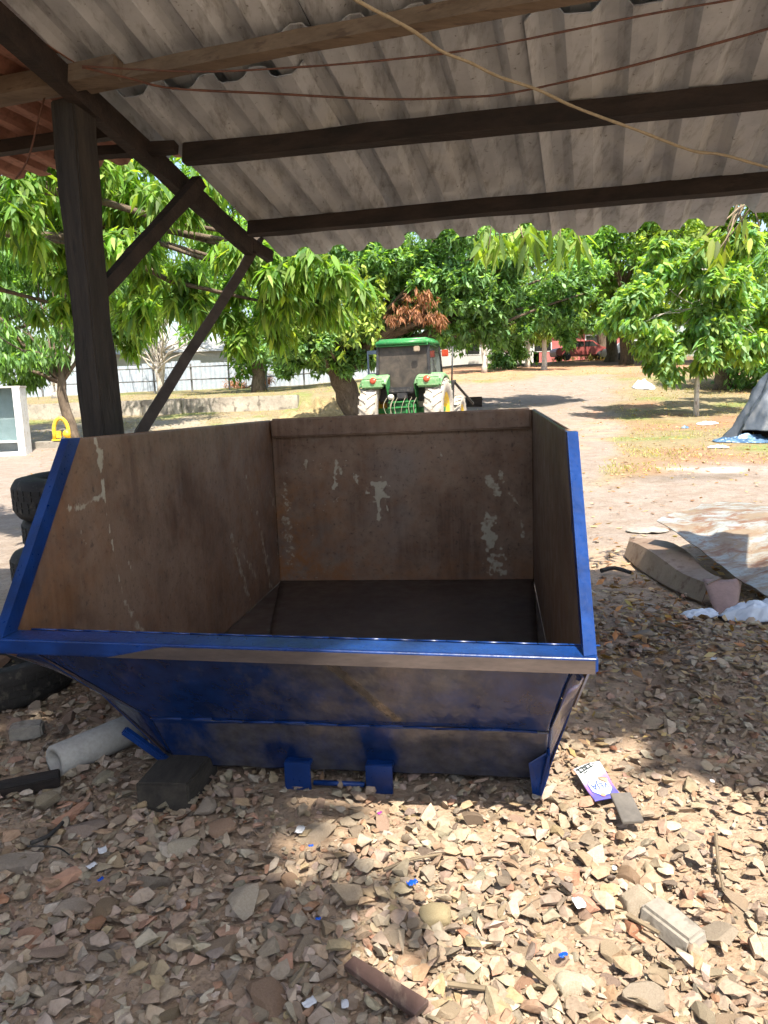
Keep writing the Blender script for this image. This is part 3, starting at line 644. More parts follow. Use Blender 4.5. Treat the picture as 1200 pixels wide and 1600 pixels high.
mb = MB(); mb.hexa([SP(.012, SL_ - .055, HT - .135), SP(SW - .012, SL_ - .055, HT - .135), SP(SW - .012, SL_ - .003, HT - .135), SP(.012, SL_ - .003, HT - .135), SP(.012, SL_ - .055, HT + .012), SP(SW - .012, SL_ - .055, HT + .012), SP(SW - .012, SL_ - .003, HT + .012), SP(.012, SL_ - .003, HT + .012)])
o = put(mb.build('back_rail', M_RUST, None, bevel=.012, bseg=3), skip)
sbeam('seam_weld', [SP(.36 + .0 * i, SEAMV - .002, SEAMH + .002) if i == 0 else SP(.36 + (SW - .50) * i / 12, SEAMV - .003 - .002 * (i % 2), SEAMH + .003 * (i % 3 - 1)) for i in range(13)], .007, .008, M_BLUE, bev=.002)
# corner gussets, hook plates with their bar, lifting pin, rails below
mb = MB(); mb.beam(SP(.215, .37, .240), SP(.415, .43, .045), .028, .032, SV); put(mb.build('corner_brace', M_BLUE, None, bevel=.005), skip)
mb = MB(); mb.prism([SP(SW - .105, .37, .215), SP(SW - .175, .36, .17), SP(SW - .16, .38, .03), SP(SW - .135, .38, .02), SP(SW - .105, .38, .12)], SU * .012); mb.prism([SP(SW - .103, .34, .215), SP(SW - .103, .42, .215), SP(SW - .140, .46, .02), SP(SW - .140, .38, .02)], SU * .010)
put(mb.build('corner_brace', M_BLUE, None, bevel=.002), skip)
for a in (.868, 1.197):
    mb = MB(); mb.hexa([SP(a, .395, -.012), SP(a + .107, .395, -.012), SP(a + .107, .405, -.012), SP(a, .405, -.012), SP(a, .395, .118), SP(a + .107, .395, .118), SP(a + .107, .405, .118), SP(a, .405, .118)])
    mb.hexa([SP(a, .407, .098), SP(a + .107, .407, .098), SP(a + .107, .50, .098), SP(a, .50, .098), SP(a, .407, .117), SP(a + .107, .407, .117), SP(a + .107, .50, .117), SP(a, .50, .117)])
    put(mb.build('hook_plate', M_BLUE, None, bevel=.003), skip)
mb = MB(); mb.tube([SP(.985, .405, .03), SP(1.19, .405, .03)], .011, 10); put(mb.build('hook_bar', M_BLUE, None, True), skip)
mb = MB(); mb.lathe(SP(SW + .008, .47, 1.07), SU, [(0, .03), (.045, .03), (.05, .024), (.05, .004), (.032, 0), (.032, -.01)], 20); put(mb.build('lifting_pin', pmat('dark_pin_steel', (.02, .025, .04), (.05, .05, .06), 9, .4, .1), None, False), skip)
for a in (.55, 1.5):
    mb = MB(); mb.hexa([SP(a, VB + .2, -.01), SP(a + .08, VB + .2, -.01), SP(a + .08, SL_ - .1, -.01), SP(a, SL_ - .1, -.01), SP(a, VB + .2, FLZ - .012), SP(a + .08, VB + .2, FLZ - .012), SP(a + .08, SL_ - .1, FLZ - .012), SP(a, SL_ - .1, FLZ - .012)])
    put(mb.build('base_rail', M_BLUE, None), skip)

# ================================================================== THINGS ON THE GROUND NEAR THE SKIP
def flat(me): me.shade_flat(); return me
def ring_grid(name, V, F_, mat, parent=None, sm=False):
    me = bpy.data.meshes.new(name); me.from_pydata([tuple(v) for v in V], [], F_); me.update(); return link_mesh(name, me, mat, parent, sm)
# timber block below the left foot
gb = gz(-.86, 2.88)
mb = MB(); z0 = gb - .02
mb.hexa([(-.985, 2.735, z0), (-.782, 2.725, z0), (-.745, 3.06, z0), (-.955, 3.07, z0), (-.985, 2.735, .125), (-.782, 2.725, .12), (-.745, 3.06, .10), (-.955, 3.07, .105)])
tag(mb.build('timber_block', pmat('sawn_dark_timber', (.022, .019, .016), (.062, .052, .041), 5, .9, .6, 30, .005, stretch=(3, .6, 3)), None, bevel=.008), 'dark square timber block wedged under the left front foot of the skip', 'timber block'); KEEP.append((-.87, 2.9, .2))
# hollow concrete pipe lying half below the skip
a = Vector((-1.43, 3.05, .07)); b = Vector((-1.0, 3.62, .07)); d = (b - a); L = d.length
pipe = MB(); pipe.lathe(a, d, [(.030, .02), (.042, .02), (.045, .0), (.066, .0), (.070, .006), (.071, L), (.04, L), (.030, L * .9)], 28, closed=True)
tag(pipe.build('concrete_pipe', pmat('pale_pipe', (.32, .30, .27), (.44, .42, .38), 5, .85, .4, 50, .004), None, True, bevel=0), 'hollow grey concrete pipe lying left of the timber block', 'pipe'); KEEP.append((-1.3, 3.2, .16)); KEEP.append((-1.12, 3.4, .14))
mb = MB(); mb.beam((-1.80, 3.43, .04), (-1.66, 3.47, .045), .09, .06, (0, 0, 1), 3, .006, 4); tag(mb.build('broken_block', M_CONC, None, bevel=.008), 'broken grey concrete block lying in the shade behind the pipe', 'concrete block'); KEEP.append((-1.7, 3.43, .13))
mb = MB(); mb.beam((-2.05, 2.72, .03), (-1.38, 2.98, .035), .085, .04, (0, 0, 1), 5, .003, 8); tag(mb.build('plank', M_BEAM, None, bevel=.004), 'dark wooden plank at the left edge before the concrete pipe', 'plank'); KEEP.append((-1.6, 2.9, .1))
# tyres stacked left of the skip
def tyre(name, c, R, w, label, group=None, tilt=(0, 0), ri=.29):
    t = empty(name, c, 0, label, 'tyre', group); t.rotation_euler = (tilt[0], tilt[1], random.uniform(0, 6))
    h = w / 2; prof = [(ri, -h * .82), (ri + .05, -h * .98), (R * .80, -h * 1.02), (R * .95, -h * .9), (R * .985, -h * .72), (R, -h * .6), (R, h * .6), (R * .985, h * .72), (R * .95, h * .9), (R * .80, h * 1.02), (ri + .05, h * .98), (ri, h * .82), (ri + .03, h * .6), (R - .05, h * .6), (R - .05, -h * .6), (ri + .03, -h * .6)]
    mb = MB(); mb.lathe((0, 0, 0), (0, 0, 1), prof, 48, closed=True); o = mb.build('casing', M_BLACKRUB, t, True)
    tb = MB(); 
    for zz in (-.42, -.14, .14, .42):
        for j in range(44):
            a0 = 2 * math.pi * (j + (.5 if zz > 0 else 0)) / 44; a1 = a0 + .105; r0, r1 = R - .004, R + .005; za, zb = h * zz - h * .105, h * zz + h * .105
            q = [(r0 * math.cos(a0), r0 * math.sin(a0), za), (r0 * math.cos(a1), r0 * math.sin(a1), za), (r1 * math.cos(a1), r1 * math.sin(a1), za), (r1 * math.cos(a0), r1 * math.sin(a0), za)]
            tb.hexa(q + [(x, y, zb) for (x, y, _) in q])
    tb.build('tread', M_BLACKRUB, t); return t
tx, ty = -1.80, 4.80
for i, (R, w, dx, dy, z, lab) in enumerate([(.47, .235, .0, .0, .115, 'bottom tyre of the black stack left of the skip, on the ground'), (.46, .23, -.02, .05, .345, 'second lowest tyre of the black stack left of the skip'), (.475, .23, -.06, .0, .575, 'middle tyre of the black stack left of the skip'), (.43, .20, -.03, .03, .79, 'narrower tyre second from the top of the black stack'), (.475, .25, -.005, .0, 1.015, 'wide top tyre of the black stack left of the skip')]):
    tyre('tyre', (tx + dx, ty + dy, z), R, w, lab, 'tyres stacked left of the skip', (random.uniform(-.02, .02), random.uniform(-.02, .02)))
tyre('tyre', (-2.2, 4.1, .11), .42, .22, 'black tyre lying flat on the ground in front of the tyre stack', None)
None and tyre('tyre', (-2.02, 3.82, .37), .42, .2, 'black tyre leaning on the flat one before the tyre stack', None, (.18, .1))

# flattened soap packet and the slate on it
pk = empty('packet', (.80, 2.85, gz(.8, 2.85) + .035), 0, 'flattened purple and white cleaning product packet lying on the gravel', 'packet')
A, B, Cc, D = (at_z(895, 1202, .06), at_z(936, 1189, .065), at_z(970, 1240, .05), at_z(930, 1254, .045))
def PKP(s, t, n=0.0):   # s across (left to right), t down the picture
    p = (A * (1 - s) + B * s) * (1 - t) + (D * (1 - s) + Cc * s) * t
    return p + Vector((0, 0, n + .006 * math.sin(3 * s + 2 * t) + .004 * math.sin(7 * t)))
def flat_patch(name, f, ns, nt, mat, par, th=.0):
    P_ = np.array([[tuple(f(i / ns, j / nt)) for i in range(ns + 1)] for j in range(nt + 1)]); o = link_mesh(name, smooth(grid_mesh(name, P_)), mat); return put(o, par)
kp = N('packet_print'); tcv = kp.attr(); M_PRINT = kp.princ(tcv.outputs[0], .35, 0, None, .5)
P_ = np.array([[tuple(PKP(i / 40, j / 50)) for i in range(41)] for j in range(51)]); S_, T_ = np.meshgrid(np.linspace(0, 1, 41), np.linspace(0, 1, 51))
white = np.array([.52, .53, .55]); purp = np.array([.20, .11, .42]); viol = np.array([.10, .09, .38]); lil = np.array([.36, .18, .50])
cm = white * (1 - sstep(.32, .55, T_ + .12 * (S_ - .5))[..., None]) + (lil * .55 + purp * .45) * sstep(.32, .55, T_ + .12 * (S_ - .5))[..., None]
k2 = sstep(.6, .95, T_ + .1 * S_)[..., None]; cm = cm * (1 - k2) + viol * k2
k3 = np.exp(-(((S_ - .88) / .2) ** 2 + ((T_ - .42) / .14) ** 2))[..., None] * .8; cm = cm * (1 - k3) + np.array([.42, .15, .48]) * k3
me = smooth(grid_mesh('printed_face', P_, cm)); o = put(link_mesh('printed_face', me, M_PRINT), pk); md = o.modifiers.new('thickness', 'SOLIDIFY'); md.thickness = .006; md.offset = 1
M_PW = pmat('print_white', (.5, .5, .52), (.56, .57, .59), 5, .4, 0); M_PB = pmat('print_blue', (.03, .07, .36), (.04, .09, .42), 5, .4, 0); M_PK = pmat('print_black', (.02, .03, .03), (.04, .05, .05), 5, .5, 0); M_PR = pmat('print_orange', (.75, .25, .17), (.8, .3, .2), 5, .4, 0)
def poly_on(name, pts, n, mat):
    me = bpy.data.meshes.new(name); c0 = (sum(p[0] for p in pts) / len(pts), sum(p[1] for p in pts) / len(pts)); V = [tuple(PKP(*c0, n))] + [tuple(PKP(p[0], p[1], n)) for p in pts]
    me.from_pydata(V, [], [(0, i + 1, (i + 1) % len(pts) + 1) for i in range(len(pts))]); return put(link_mesh(name, me, mat), pk)
oc = lambda cx, cy, rx, ry, n=8, ph=.39: [(cx + rx * math.cos(ph + 2 * math.pi * i / n), cy + ry * math.sin(ph + 2 * math.pi * i / n)) for i in range(n)]
poly_on('emblem_border', oc(.50, .66, .43, .29), .0018, M_PB); poly_on('emblem_panel', oc(.50, .66, .405, .272), .0026, M_PW); poly_on('price_dot', oc(.40, .905, .09, .055, 14), .0034, M_PR)
cu = bpy.data.curves.new('brand_text', 'FONT'); cu.body = 'VEJA'; cu.align_x = 'CENTER'; cu.align_y = 'CENTER'; cu.size = 1.0; cu.offset = .012
to = bpy.data.objects.new('brand_text', cu); COL.objects.link(to); dg = bpy.context.evaluated_depsgraph_get(); tm = bpy.data.meshes.new_from_object(to.evaluated_get(dg)); bpy.data.objects.remove(to)
V = np.array([v.co[:] for v in tm.vertices]); w = V[:, 0].max() - V[:, 0].min(); hh = V[:, 1].max() - V[:, 1].min()
for i, v in enumerate(tm.vertices):       # printed upside down as the packet lies
    s = .50 - (V[i, 0] / w) * .66; t = .655 + (V[i, 1] / hh) * .22 - (V[i, 0] / w) * .02; v.co = PKP(s, t, .0034)
tm.name = 'brand_text'; tm.materials.clear(); put(link_mesh('brand_text', tm, M_PB), pk)
for (s0, t0, s1, t1, wd) in [(.05, .10, .62, .04, .02), (.08, .22, .66, .13, .018), (.10, .06, .16, .24, .02), (.24, .05, .30, .21, .02), (.40, .04, .42, .18, .018), (.52, .04, .60, .16, .02), (.30, .08, .40, .17, .02), (.2, .27, .36, .24, .014), (.68, .05, .78, .10, .012)]:
    dx, dy = s1 - s0, t1 - t0; l = math.hypot(dx, dy); nx_, ny_ = -dy / l * wd, dx / l * wd
    poly_on('faded_print', [(s0 + nx_, t0 + ny_), (s1 + nx_, t1 + ny_), (s1 - nx_, t1 - ny_), (s0 - nx_, t0 - ny_)], .0018, M_PK)
for r_ in range(4):
    t0 = .33 + r_ * .035; poly_on('small_print', [(.14, t0 + .03), (.60, t0), (.60, t0 + .012), (.14, t0 + .042)], .0018, pmat('print_lilac', (.45, .33, .66), (.5, .38, .7), 5, .4, 0) if r_ == 0 else bpy.data.materials['print_lilac'])
KEEP.append((.80, 2.86, .12)); KEEP.append((.9, 2.66, .07))
mb = MB(); mb.beam(at_z(969, 1240, .085), at_z(990, 1286, .05), .075, .012, (0, 0, 1), 4, .002, 2); tag(mb.build('slate_piece', pmat('dark_slate', (.09, .082, .075), (.15, .135, .12), 9, .55, .3, 60, .003), None, bevel=.002), 'flat dark grey strip lying across the corner of the purple packet', 'slate strip')

# brown plank offcut in the foreground
mb = MB(); q4 = [at_z(537, 1507, .06), at_z(648, 1585, .05), at_z(670, 1562, .052), at_z(553, 1492, .062)]; mb.hexa([p - Vector((0, 0, .016)) for p in q4] + q4); tag(mb.build('plank_offcut', pmat('reddish_brown_wood', (.062, .038, .032), (.11, .066, .055), 6, .55, .4, 30, .003, stretch=(2, .7, 2), c3=(.15, .11, .085)), None, bevel=.0015, bseg=1), 'reddish brown plank offcut lying on the rubble in the foreground', 'plank')
KEEP.append((-.04, 1.84, .15))
# named stones: px, py, radius, stretch, colour, label
def own_stone(px, py, r, st, col, label, rz=0, seed=0, lift=.45, sub=3, cuts=7, cat='stone', name='stone', tilt=(0, 0)):
    V, T = rock(sub, cuts, 4000 + seed, st, .22, .25); p = on_ground(px, py); c = np.repeat(np.array([col]), len(V), 0)
    me = np_mesh(name, V, T, c); smooth(me); me.set_sharp_from_angle(angle=.45); o = link_mesh(name, me, M_STONE); zr = V[:, 2].max() * r
    o.location = (p.x, p.y, p.z + zr * lift); o.scale = (r, r, r); o.rotation_euler = (tilt[0], tilt[1], rz); KEEP.append((p.x, p.y, r * .8)); return tag(o, label, cat)
own_stone(931, 1352, .073, (1, .8, .5), (.52, .46, .36), 'large flat cream stone right of centre in the foreground', 1.35, 1, .7)
own_stone(680, 1442, .048, (1, .8, .6), (.42, .35, .21), 'smooth rounded tan pebble in the middle of the foreground', .1, 2, .8, 3, 1)
own_stone(500, 1308, .088, (1, .6, .3), (.43, .35, .26), 'flat grey beige slab between the hook plates and the foreground', .5, 3, .7)
own_stone(545, 1418, .075, (1, .7, .55), (.46, .36, .25), 'blocky split sandstone lump left of the tan pebble', -.6, 4, .8, 3, 10)
own_stone(985, 1425, .062, (1, .9, .7), (.43, .37, .29), 'round grey stone beside the long concrete fragment', .4, 5, .7)
own_stone(930, 1372, .03, (1, .5, .5), (.33, .24, .16), 'small brown stone below the large cream stone', -.5, 6, .8)
own_stone(735, 1292, .045, (1, .8, .6), (.20, .15, .11), 'dark brown stone on the sunlit gravel before the skip', .2, 7, .8, 3, 9)
own_stone(985, 1380, .055, (1, .5, .5), (.26, .18, .12), 'dark brown chunk above the long concrete fragment', -.7, 8, .8, 3, 8)
own_stone(1020, 1335, .13, (1, .75, .18), (.40, .31, .22), 'flat bare earth coloured slab right of the large cream stone', -.4, 9, .2)
own_stone(30, 1360, .10, (1, .75, .35), (.31, .26, .21), 'big grey slab at the left edge of the foreground', .4, 10, .7)
own_stone(125, 1307, .10, (1, .8, .3), (.28, .22, .18), 'broad dark brown slab left of the timber block', .1, 11, .6)
own_stone(98, 1555, .06, (1, .85, .5), (.36, .29, .22), 'rounded brown stone in the lower left corner area', 1.2, 12, .7)
own_stone(305, 1484, .030, (1, .95, .7), (.42, .36, .24), 'small round yellowish stone on bare soil at lower left', .1, 13, .8, 3, 2)
own_stone(100, 1430, .075, (1, .5, .35), (.36, .30, .24), 'long pale stone at the left of the foreground', .5, 14, .7)
own_stone(905, 1550, .062, (1, .7, .5), (.55, .49, .38), 'pale cream stone at the bottom edge right of centre', .1, 15, .8)
own_stone(1010, 1580, .060, (1, .8, .6), (.33, .28, .22), 'grey rough stone at the bottom edge on the right', .1, 16, .8)
own_stone(1150, 1420, .085, (1, .8, .3), (.36, .28, .20), 'half buried brown slab near the right edge', .7, 17, .4)
own_stone(620, 1480, .05, (1, .6, .6), (.40, .33, .25), 'grey wedge stone above the brown plank offcut', -.7, 18, .8, 3, 10)
own_stone(645, 1512, .05, (1, .6, .5), (.48, .33, .22), 'orange brown stone right of the brown plank offcut', .8, 19, .8, 3, 8)
own_stone(1000, 995, .09, (1, .8, .35), (.30, .25, .20), 'flat grey stone on shaded soil right of the skip', .3, 20, .7)
own_stone(1065, 1268, .06, (1, .55, .4), (.44, .34, .24), 'tan stone on the bare soil near the right shadow', -.2, 21, .7)
own_stone(1140, 1328, .07, (1, .45, .3), (.48, .31, .21), 'flat terracotta shard at the right on bare soil', -.3, 22, .8)
own_stone(1020, 1140, .06, (1, .7, .5), (.34, .28, .21), 'blocky brown stone in the shade right of the skip', .2, 23, .7)
# terracotta brick shards
for i, (px, py, qx, qy, w, h, lab) in enumerate([(70, 1398, 125, 1370, .045, .03, 'terracotta brick shard in the left foreground'), (85, 1300, 135, 1262, .04, .02, 'thin pinkish brick sliver left of the timber block'), (865, 1372, 905, 1378, .04, .04, 'small square brick chip left of the cream stone')]):
    a, b = on_ground(px, py), on_ground(qx, qy); mb = MB(); mb.beam(a + Vector((0, 0, .02)), b + Vector((0, 0, .02)), w, h, (.1, .1, 1), 4, .005, i); tag(mb.build('brick_shard', pmat('terracotta', (.36, .19, .12), (.46, .27, .18), 8, .9, .5, 60, .003) if i == 0 else bpy.data.materials['terracotta'], None, bevel=.004), lab, 'brick shard'); c0 = (a + b) / 2; KEEP.append((c0.x, c0.y, .07))
# long concrete fragment and its broken end
q4 = [at_z(x, y, z) for x, y, z in ((1000, 1412, .06), (1078, 1472, .055), (1104, 1452, .062), (1060, 1416, .072), (1028, 1397, .066))]; mb = MB(); nq = len(q4)
low = [Vector((p.x + dx, p.y - .006, .0)) for p, dx in zip(q4, (-.012, -.006, .012, .014, .0))]; mb.add(low + q4, [tuple(reversed(range(nq))), tuple(nq + i for i in range(nq))] + [(i, (i + 1) % nq, nq + (i + 1) % nq, nq + i) for i in range(nq)])
tag(mb.build('concrete_fragment', M_CONC, None, bevel=.009, bseg=2), 'long pale concrete fragment lying in the right foreground', 'concrete'); KEEP.append((.8, 2.06, .1))
own_stone(1122, 1482, .062, (1, .7, .55), (.33, .28, .22), 'short broken concrete lump beyond the long concrete fragment', -.6, 32, .75, 3, 9, 'concrete', 'concrete_fragment')
# scraps: paper, plastic, blue paint chips, sticks, strap
M_PAPER = pmat('paper', (.52, .53, .55), (.62, .63, .65), 9, .7, .3, 50, .002); M_BCHIP = pmat('blue_paint_chip', (.006, .06, .40), (.01, .09, .5), 9, .3, .3, 60, .002)
def scrap(name, px, py, r, mat, label, cat, asp=.7, lift=.045, seed=0, crump=.3):
    rr = np.random.default_rng(seed + 600); p = on_ground(px, py); n = 7; rz = rr.uniform(0, 6.28); P_ = np.zeros((n, n, 3))
    for j in range(n):
        for i in range(n):
            x, y = (i / (n - 1) - .5) * 2, (j / (n - 1) - .5) * 2; q = 1 - .25 * (x * x * y * y) * rr.random(); x, y = x * r * q, y * r * asp * q
            P_[j, i] = (p.x + x * math.cos(rz) - y * math.sin(rz), p.y + x * math.sin(rz) + y * math.cos(rz), p.z + lift + r * crump * (rr.random() - .3))
    o = link_mesh(name, smooth(grid_mesh(name, P_)), mat); md = o.modifiers.new('thickness', 'SOLIDIFY'); md.thickness = .002; return tag(o, label, cat)
for i, (px, py, r, lab) in enumerate([(470, 1312, .022, 'torn white paper scrap beside the flat slab'), (162, 1345, .02, 'pale blue white tile chip at the left'), (905, 1430, .024, 'crumpled white plastic scrap left of the round grey stone'), (1075, 1478, .026, 'white plastic bottle cap piece below the concrete fragment'), (1112, 1235, .010, 'tiny white chip on the bare soil at right'), (485, 1588, .018, 'white ceramic chip at the bottom edge'), (540, 1590, .014, 'second white chip at the bottom edge right of the first'), (145, 1369, .016, 'small white paper bit left of centre'), (1116, 1040, .022, 'white paper scrap on shaded ground at right'), (960, 1374, .010, 'white crumb beside the small brown stone')]):
    scrap('paper_scrap', px, py, r, M_PAPER, lab, 'scrap', .7, .04, i)
for i, (px, py, r, lab) in enumerate([(645, 1400, .016, 'bright blue paint chip among the sunlit stones'), (880, 1515, .012, 'small blue paint chip at the lower right'), (487, 1340, .008, 'tiny blue paint chip below the white paper scrap'), (498, 1457, .008, 'tiny dark blue chip left of the brown plank offcut'), (159, 1394, .010, 'blue paint chip in the left foreground'), (594, 1288, .010, 'purple plastic chip on the gravel below the hook plate')]):
    scrap('paint_chip', px, py, r, M_BCHIP if 'purple' not in lab else pmat('purple_plastic', (.22, .03, .2), (.28, .05, .25), 9, .4, 0), lab, 'paint chip', .6, .045, 40 + i, .6)
for i, (pp, r, lab) in enumerate([([(600, 1378), (640, 1362), (690, 1352)], .006, 'pale dry stick on the gravel left of the packet'), ([(50, 1336), (80, 1322), (100, 1302)], .009, 'dark grey rubber strap in the left foreground'), ([(45, 1338), (90, 1340), (110, 1352)], .0035, 'thin dry twig crossing the dark strap'), ([(700, 1560), (760, 1568), (770, 1566)], .008, 'short grey stick right of the brown plank offcut'), ([(825, 1530), (850, 1555), (870, 1570)], .011, 'brown wood splinter in the lower right foreground'), ([(1118, 1320), (1122, 1370), (1130, 1410)], .006, 'dark crooked twig on the bare soil at right'), ([(980, 1450), (1005, 1465), (1030, 1480)], .008, 'brown wood sliver below the round grey stone'), ([(455, 1565), (470, 1545), (480, 1528)], .007, 'dark splinter left of the brown plank offcut'), ([(1022, 985), (1045, 990), (1070, 1000)], .012, 'pale broken stick in front of the white plastic bag'), ([(940, 902), (960, 898), (985, 905)], .022, 'charred black stick lying right of the skip')]):
    pts = [on_ground(*q) + Vector((0, 0, .035 + r)) for q in pp]; mb = MB(); mb.tube(smooth_path(pts, 4), [r * x for x in np.linspace(1, .7, (len(pts) - 1) * 4 + 1)], 6)
    tag(mb.build('rubber_strap' if 'strap' in lab else 'stick', M_BLACKRUB if ('strap' in lab or 'black' in lab) else M_TWIG, None, False), lab, 'strap' if 'strap' in lab else 'stick')

# white plastic bag at right
def blob_sheet(name, c, rx, ry, hgt, mat, label, cat, seed, n=46, fold=.35, parent=None):
    rr = seed; S = np.linspace(-1, 1, n); X, Y = np.meshgrid(S, S); R = np.hypot(X, Y); edge = 1 + .22 * (fbm(np.cos(np.arctan2(Y, X)) * 1.6 + 4, np.sin(np.arctan2(Y, X)) * 1.6 + 4, rr) - .5) * 2
    q = np.clip(R / edge, 0, 1.4); h = np.clip(1 - q ** 1.7, 0, 1) ** .75; fo = np.abs(fbm(X * 2.6 + 3, Y * 2.6 + 8, rr + 4) - .5) * 2
    H_ = hgt * h * (.75 + fold * (fo - .3) * 1.5) + .012 * (1 - h) * fo
    k = 1 / np.maximum(R / edge, 1); Xw, Yw = X * k, Y * k
    P_ = np.stack([c[0] + Xw * rx, c[1] + Yw * ry, ground_z(c[0] + Xw * rx, c[1] + Yw * ry) + .012 + H_], -1)
    o = link_mesh(name, smooth(grid_mesh(name, P_)), mat, parent); md = o.modifiers.new('thickness', 'SOLIDIFY'); md.thickness = .003
    return tag(o, label, cat) if label else o
kw = N('thin_white_plastic'); bb = kw.n('BsdfPrincipled'); bb.inputs['Base Color'].default_value = (.70, .76, .84, 1); bb.inputs['Roughness'].default_value = .35; tr = kw.n('BsdfTranslucent'); tr.inputs[0].default_value = (.75, .8, .88, 1); mx = kw.n('MixShader'); mx.inputs[0].default_value = .3
kw.l(bb.outputs[0], mx.inputs[1]); kw.l(tr.outputs[0], mx.inputs[2]); kw.l(mx.outputs[0], kw.out.inputs[0]); M_BAG = kw.m
bag = empty('plastic_bag', (2.35, 4.9, 0), 0, 'crumpled white plastic bag before the rusty metal sheet', 'plastic bag')
put(blob_sheet('bag_body', (2.42, 4.86), .24, .14, .15, M_BAG, None, None, 3), bag); put(blob_sheet('bag_handle', (2.10, 4.97), .14, .07, .06, M_BAG, None, None, 8), bag)
# rusty sheet and the bent channel below it
kq = N('peeling_rusty_sheet'); n1 = kq.noise(2.3, 7, .7, kq.coords((1, 2.2, 1)), .8); n2 = kq.noise(5, 7, .7, kq.coords((1, 2, 1)), .5); n3 = kq.noise(40, 5, .6)
c = kq.mix(kq.ramp(n1, [(.44, 0), (.56, 1)]), (.24, .265, .26), (.20, .15, .10)); c = kq.mix(kq.ramp(n2, [(.49, 0), (.60, 1)]), c, (.16, .085, .05)); c = kq.mix(kq.math('MULTIPLY', kq.ramp(n3, [(.56, 0), (.68, 1)]), .6), c, (.14, .09, .065))
M_PEEL = kq.princ(c, .55, .1, kq.bump(kq.math('ADD', n1, n3), .4, .006), .4)
sh = empty('metal_sheet', (3.2, 5.8, 0), 0, 'large bent rusty metal sheet with peeling pale paint at the right', 'metal sheet')
ca, cb_, cc_, cd_ = at_y(1026, 818, 6.35), at_y(1236, 950, 4.9), at_y(1420, 800, 5.7), at_y(1130, 787, 7.35)
def shf(s, t):
    p = (ca * (1 - s) + cb_ * s) * (1 - t) + (cd_ * (1 - s) + cc_ * s) * t
    x = np.array([s * 3.0]); y = np.array([t * 3.0]); b = .10 * math.sin(math.pi * s) * (1 - .3 * t) * (1 if t < .01 else 1)
    z = -.02 * math.sin(math.pi * s) * (1 - t) + .06 * math.sin(math.pi * t) + .13 * (fbm(x, y, 15)[0] - .5) + .03 * (abs(fbm(x * 1.5, y * 1.5, 16)[0] - .5)) - .05 * max(0, t - .8) * 3
    return p + Vector((0, 0, z))
P_ = np.array([[tuple(shf(i / 40, j / 30)) for i in range(41)] for j in range(31)]); o = put(link_mesh('sheet', flat(grid_mesh('sheet', P_)), M_PEEL), sh); md = o.modifiers.new('thickness', 'SOLIDIFY'); md.thickness = .006
M_BRSHEET = pmat('brown_rusted_plate', (.17, .115, .08), (.25, .18, .13), 4, .6, .3, 50, .003, .1, c3=(.12, .065, .04))
chn = empty('bent_channel', (2.3, 6, 0), 0, 'brown bent steel channel lying under the rusty metal sheet', 'steel channel')
rows = []
for j in range(15):
    t = j / 14; g0 = at_z(976, 872, 0).lerp(at_z(1098, 945, 0), t); hgt = .15 + .05 * math.sin(math.pi * min(t * 1.3, 1)) ; bow = .10 * math.sin(math.pi * t)
    wdt = .02 + .22 * float(sstep(0, .35, t)) * float(1 - .6 * sstep(.5, 1, t)); g0 = g0 + Vector((-bow * .6, 0, 0)); z = gz(g0.x, g0.y)
    rows.append([(g0.x + .03, g0.y, z - .01), (g0.x, g0.y, z + .03), (g0.x + .05, g0.y + .03, z + hgt), (g0.x + .06 + wdt, g0.y + .10, z + hgt + .02)])
o = put(link_mesh('channel_plate', flat(grid_mesh('channel_plate', np.array(rows))), M_BRSHEET), chn); md = o.modifiers.new('thickness', 'SOLIDIFY'); md.thickness = .006
rows = []
for j in range(12):
    t = j / 11; p0 = at_y(1098, 905, 5.35).lerp(at_z(1118, 962, .01), t); p1 = at_y(1160, 900, 5.5).lerp(at_z(1150, 958, .01), t); rows.append([tuple(p0.lerp(p1, s) + Vector((0, -.08 * math.sin(math.pi * s) * (1 - .3 * t), 0))) for s in np.linspace(0, 1, 9)])
o = put(link_mesh('bent_end_plate', smooth(grid_mesh('bent_end_plate', np.array(rows))), pmat('reddish_plate', (.20, .115, .09), (.28, .17, .13), 5, .6, .3, 50, .003)), chn); md = o.modifiers.new('thickness', 'SOLIDIFY'); md.thickness = .006
M_RAG = pmat('grey_rag', (.20, .18, .16), (.32, .29, .25), 8, .95, .5, 60)
blob_sheet('rag', (2.78, 8.0), .22, .16, .035, M_RAG, 'dirty grey rag lying on the sandy yard behind the channel', 'rag', 12, 30, .8)
scrap('paper_scrap', 1005, 640, .05, M_PAPER, 'x', 'scrap') if False else None

# ------- the larger rubble stones, each its own object under the ground
rgs = np.random.default_rng(5); cnt = 0; tries = 0; placed = []
def free(x, y, r):
    return all((x - a) ** 2 + (y - b) ** 2 > (r + c) ** 2 * .8 for a, b, c in KEEP) and all((x - a) ** 2 + (y - b) ** 2 > (r + c) ** 2 * .55 for a, b, c in placed)
while cnt < 275 and tries < 9000:
    tries += 1; y = 1.45 + 3.6 * rgs.random() ** 1.5; x = rgs.uniform(-1, 1) * (y * .54)
    leftness = float(sstep(.1, -.5, x)); r = (.030 + .018 * rgs.random()) * (1 - leftness) + (.036 + .055 * rgs.random() ** 1.5) * leftness
    if rgs.random() > density(np.array([x]), np.array([y]))[0]: continue
    q = Vector((x, y, 0)) - SO; uu, vv = q.dot(SU), q.dot(SV)
    if -.05 < uu < SW + .03 and .42 < vv: continue
    if not free(x, y, r): continue
    placed.append((x, y, r)); big_stone(x, y, r, rgs.uniform(.1, .45), big_protos[int(rgs.integers(len(big_protos)))]); cnt += 1

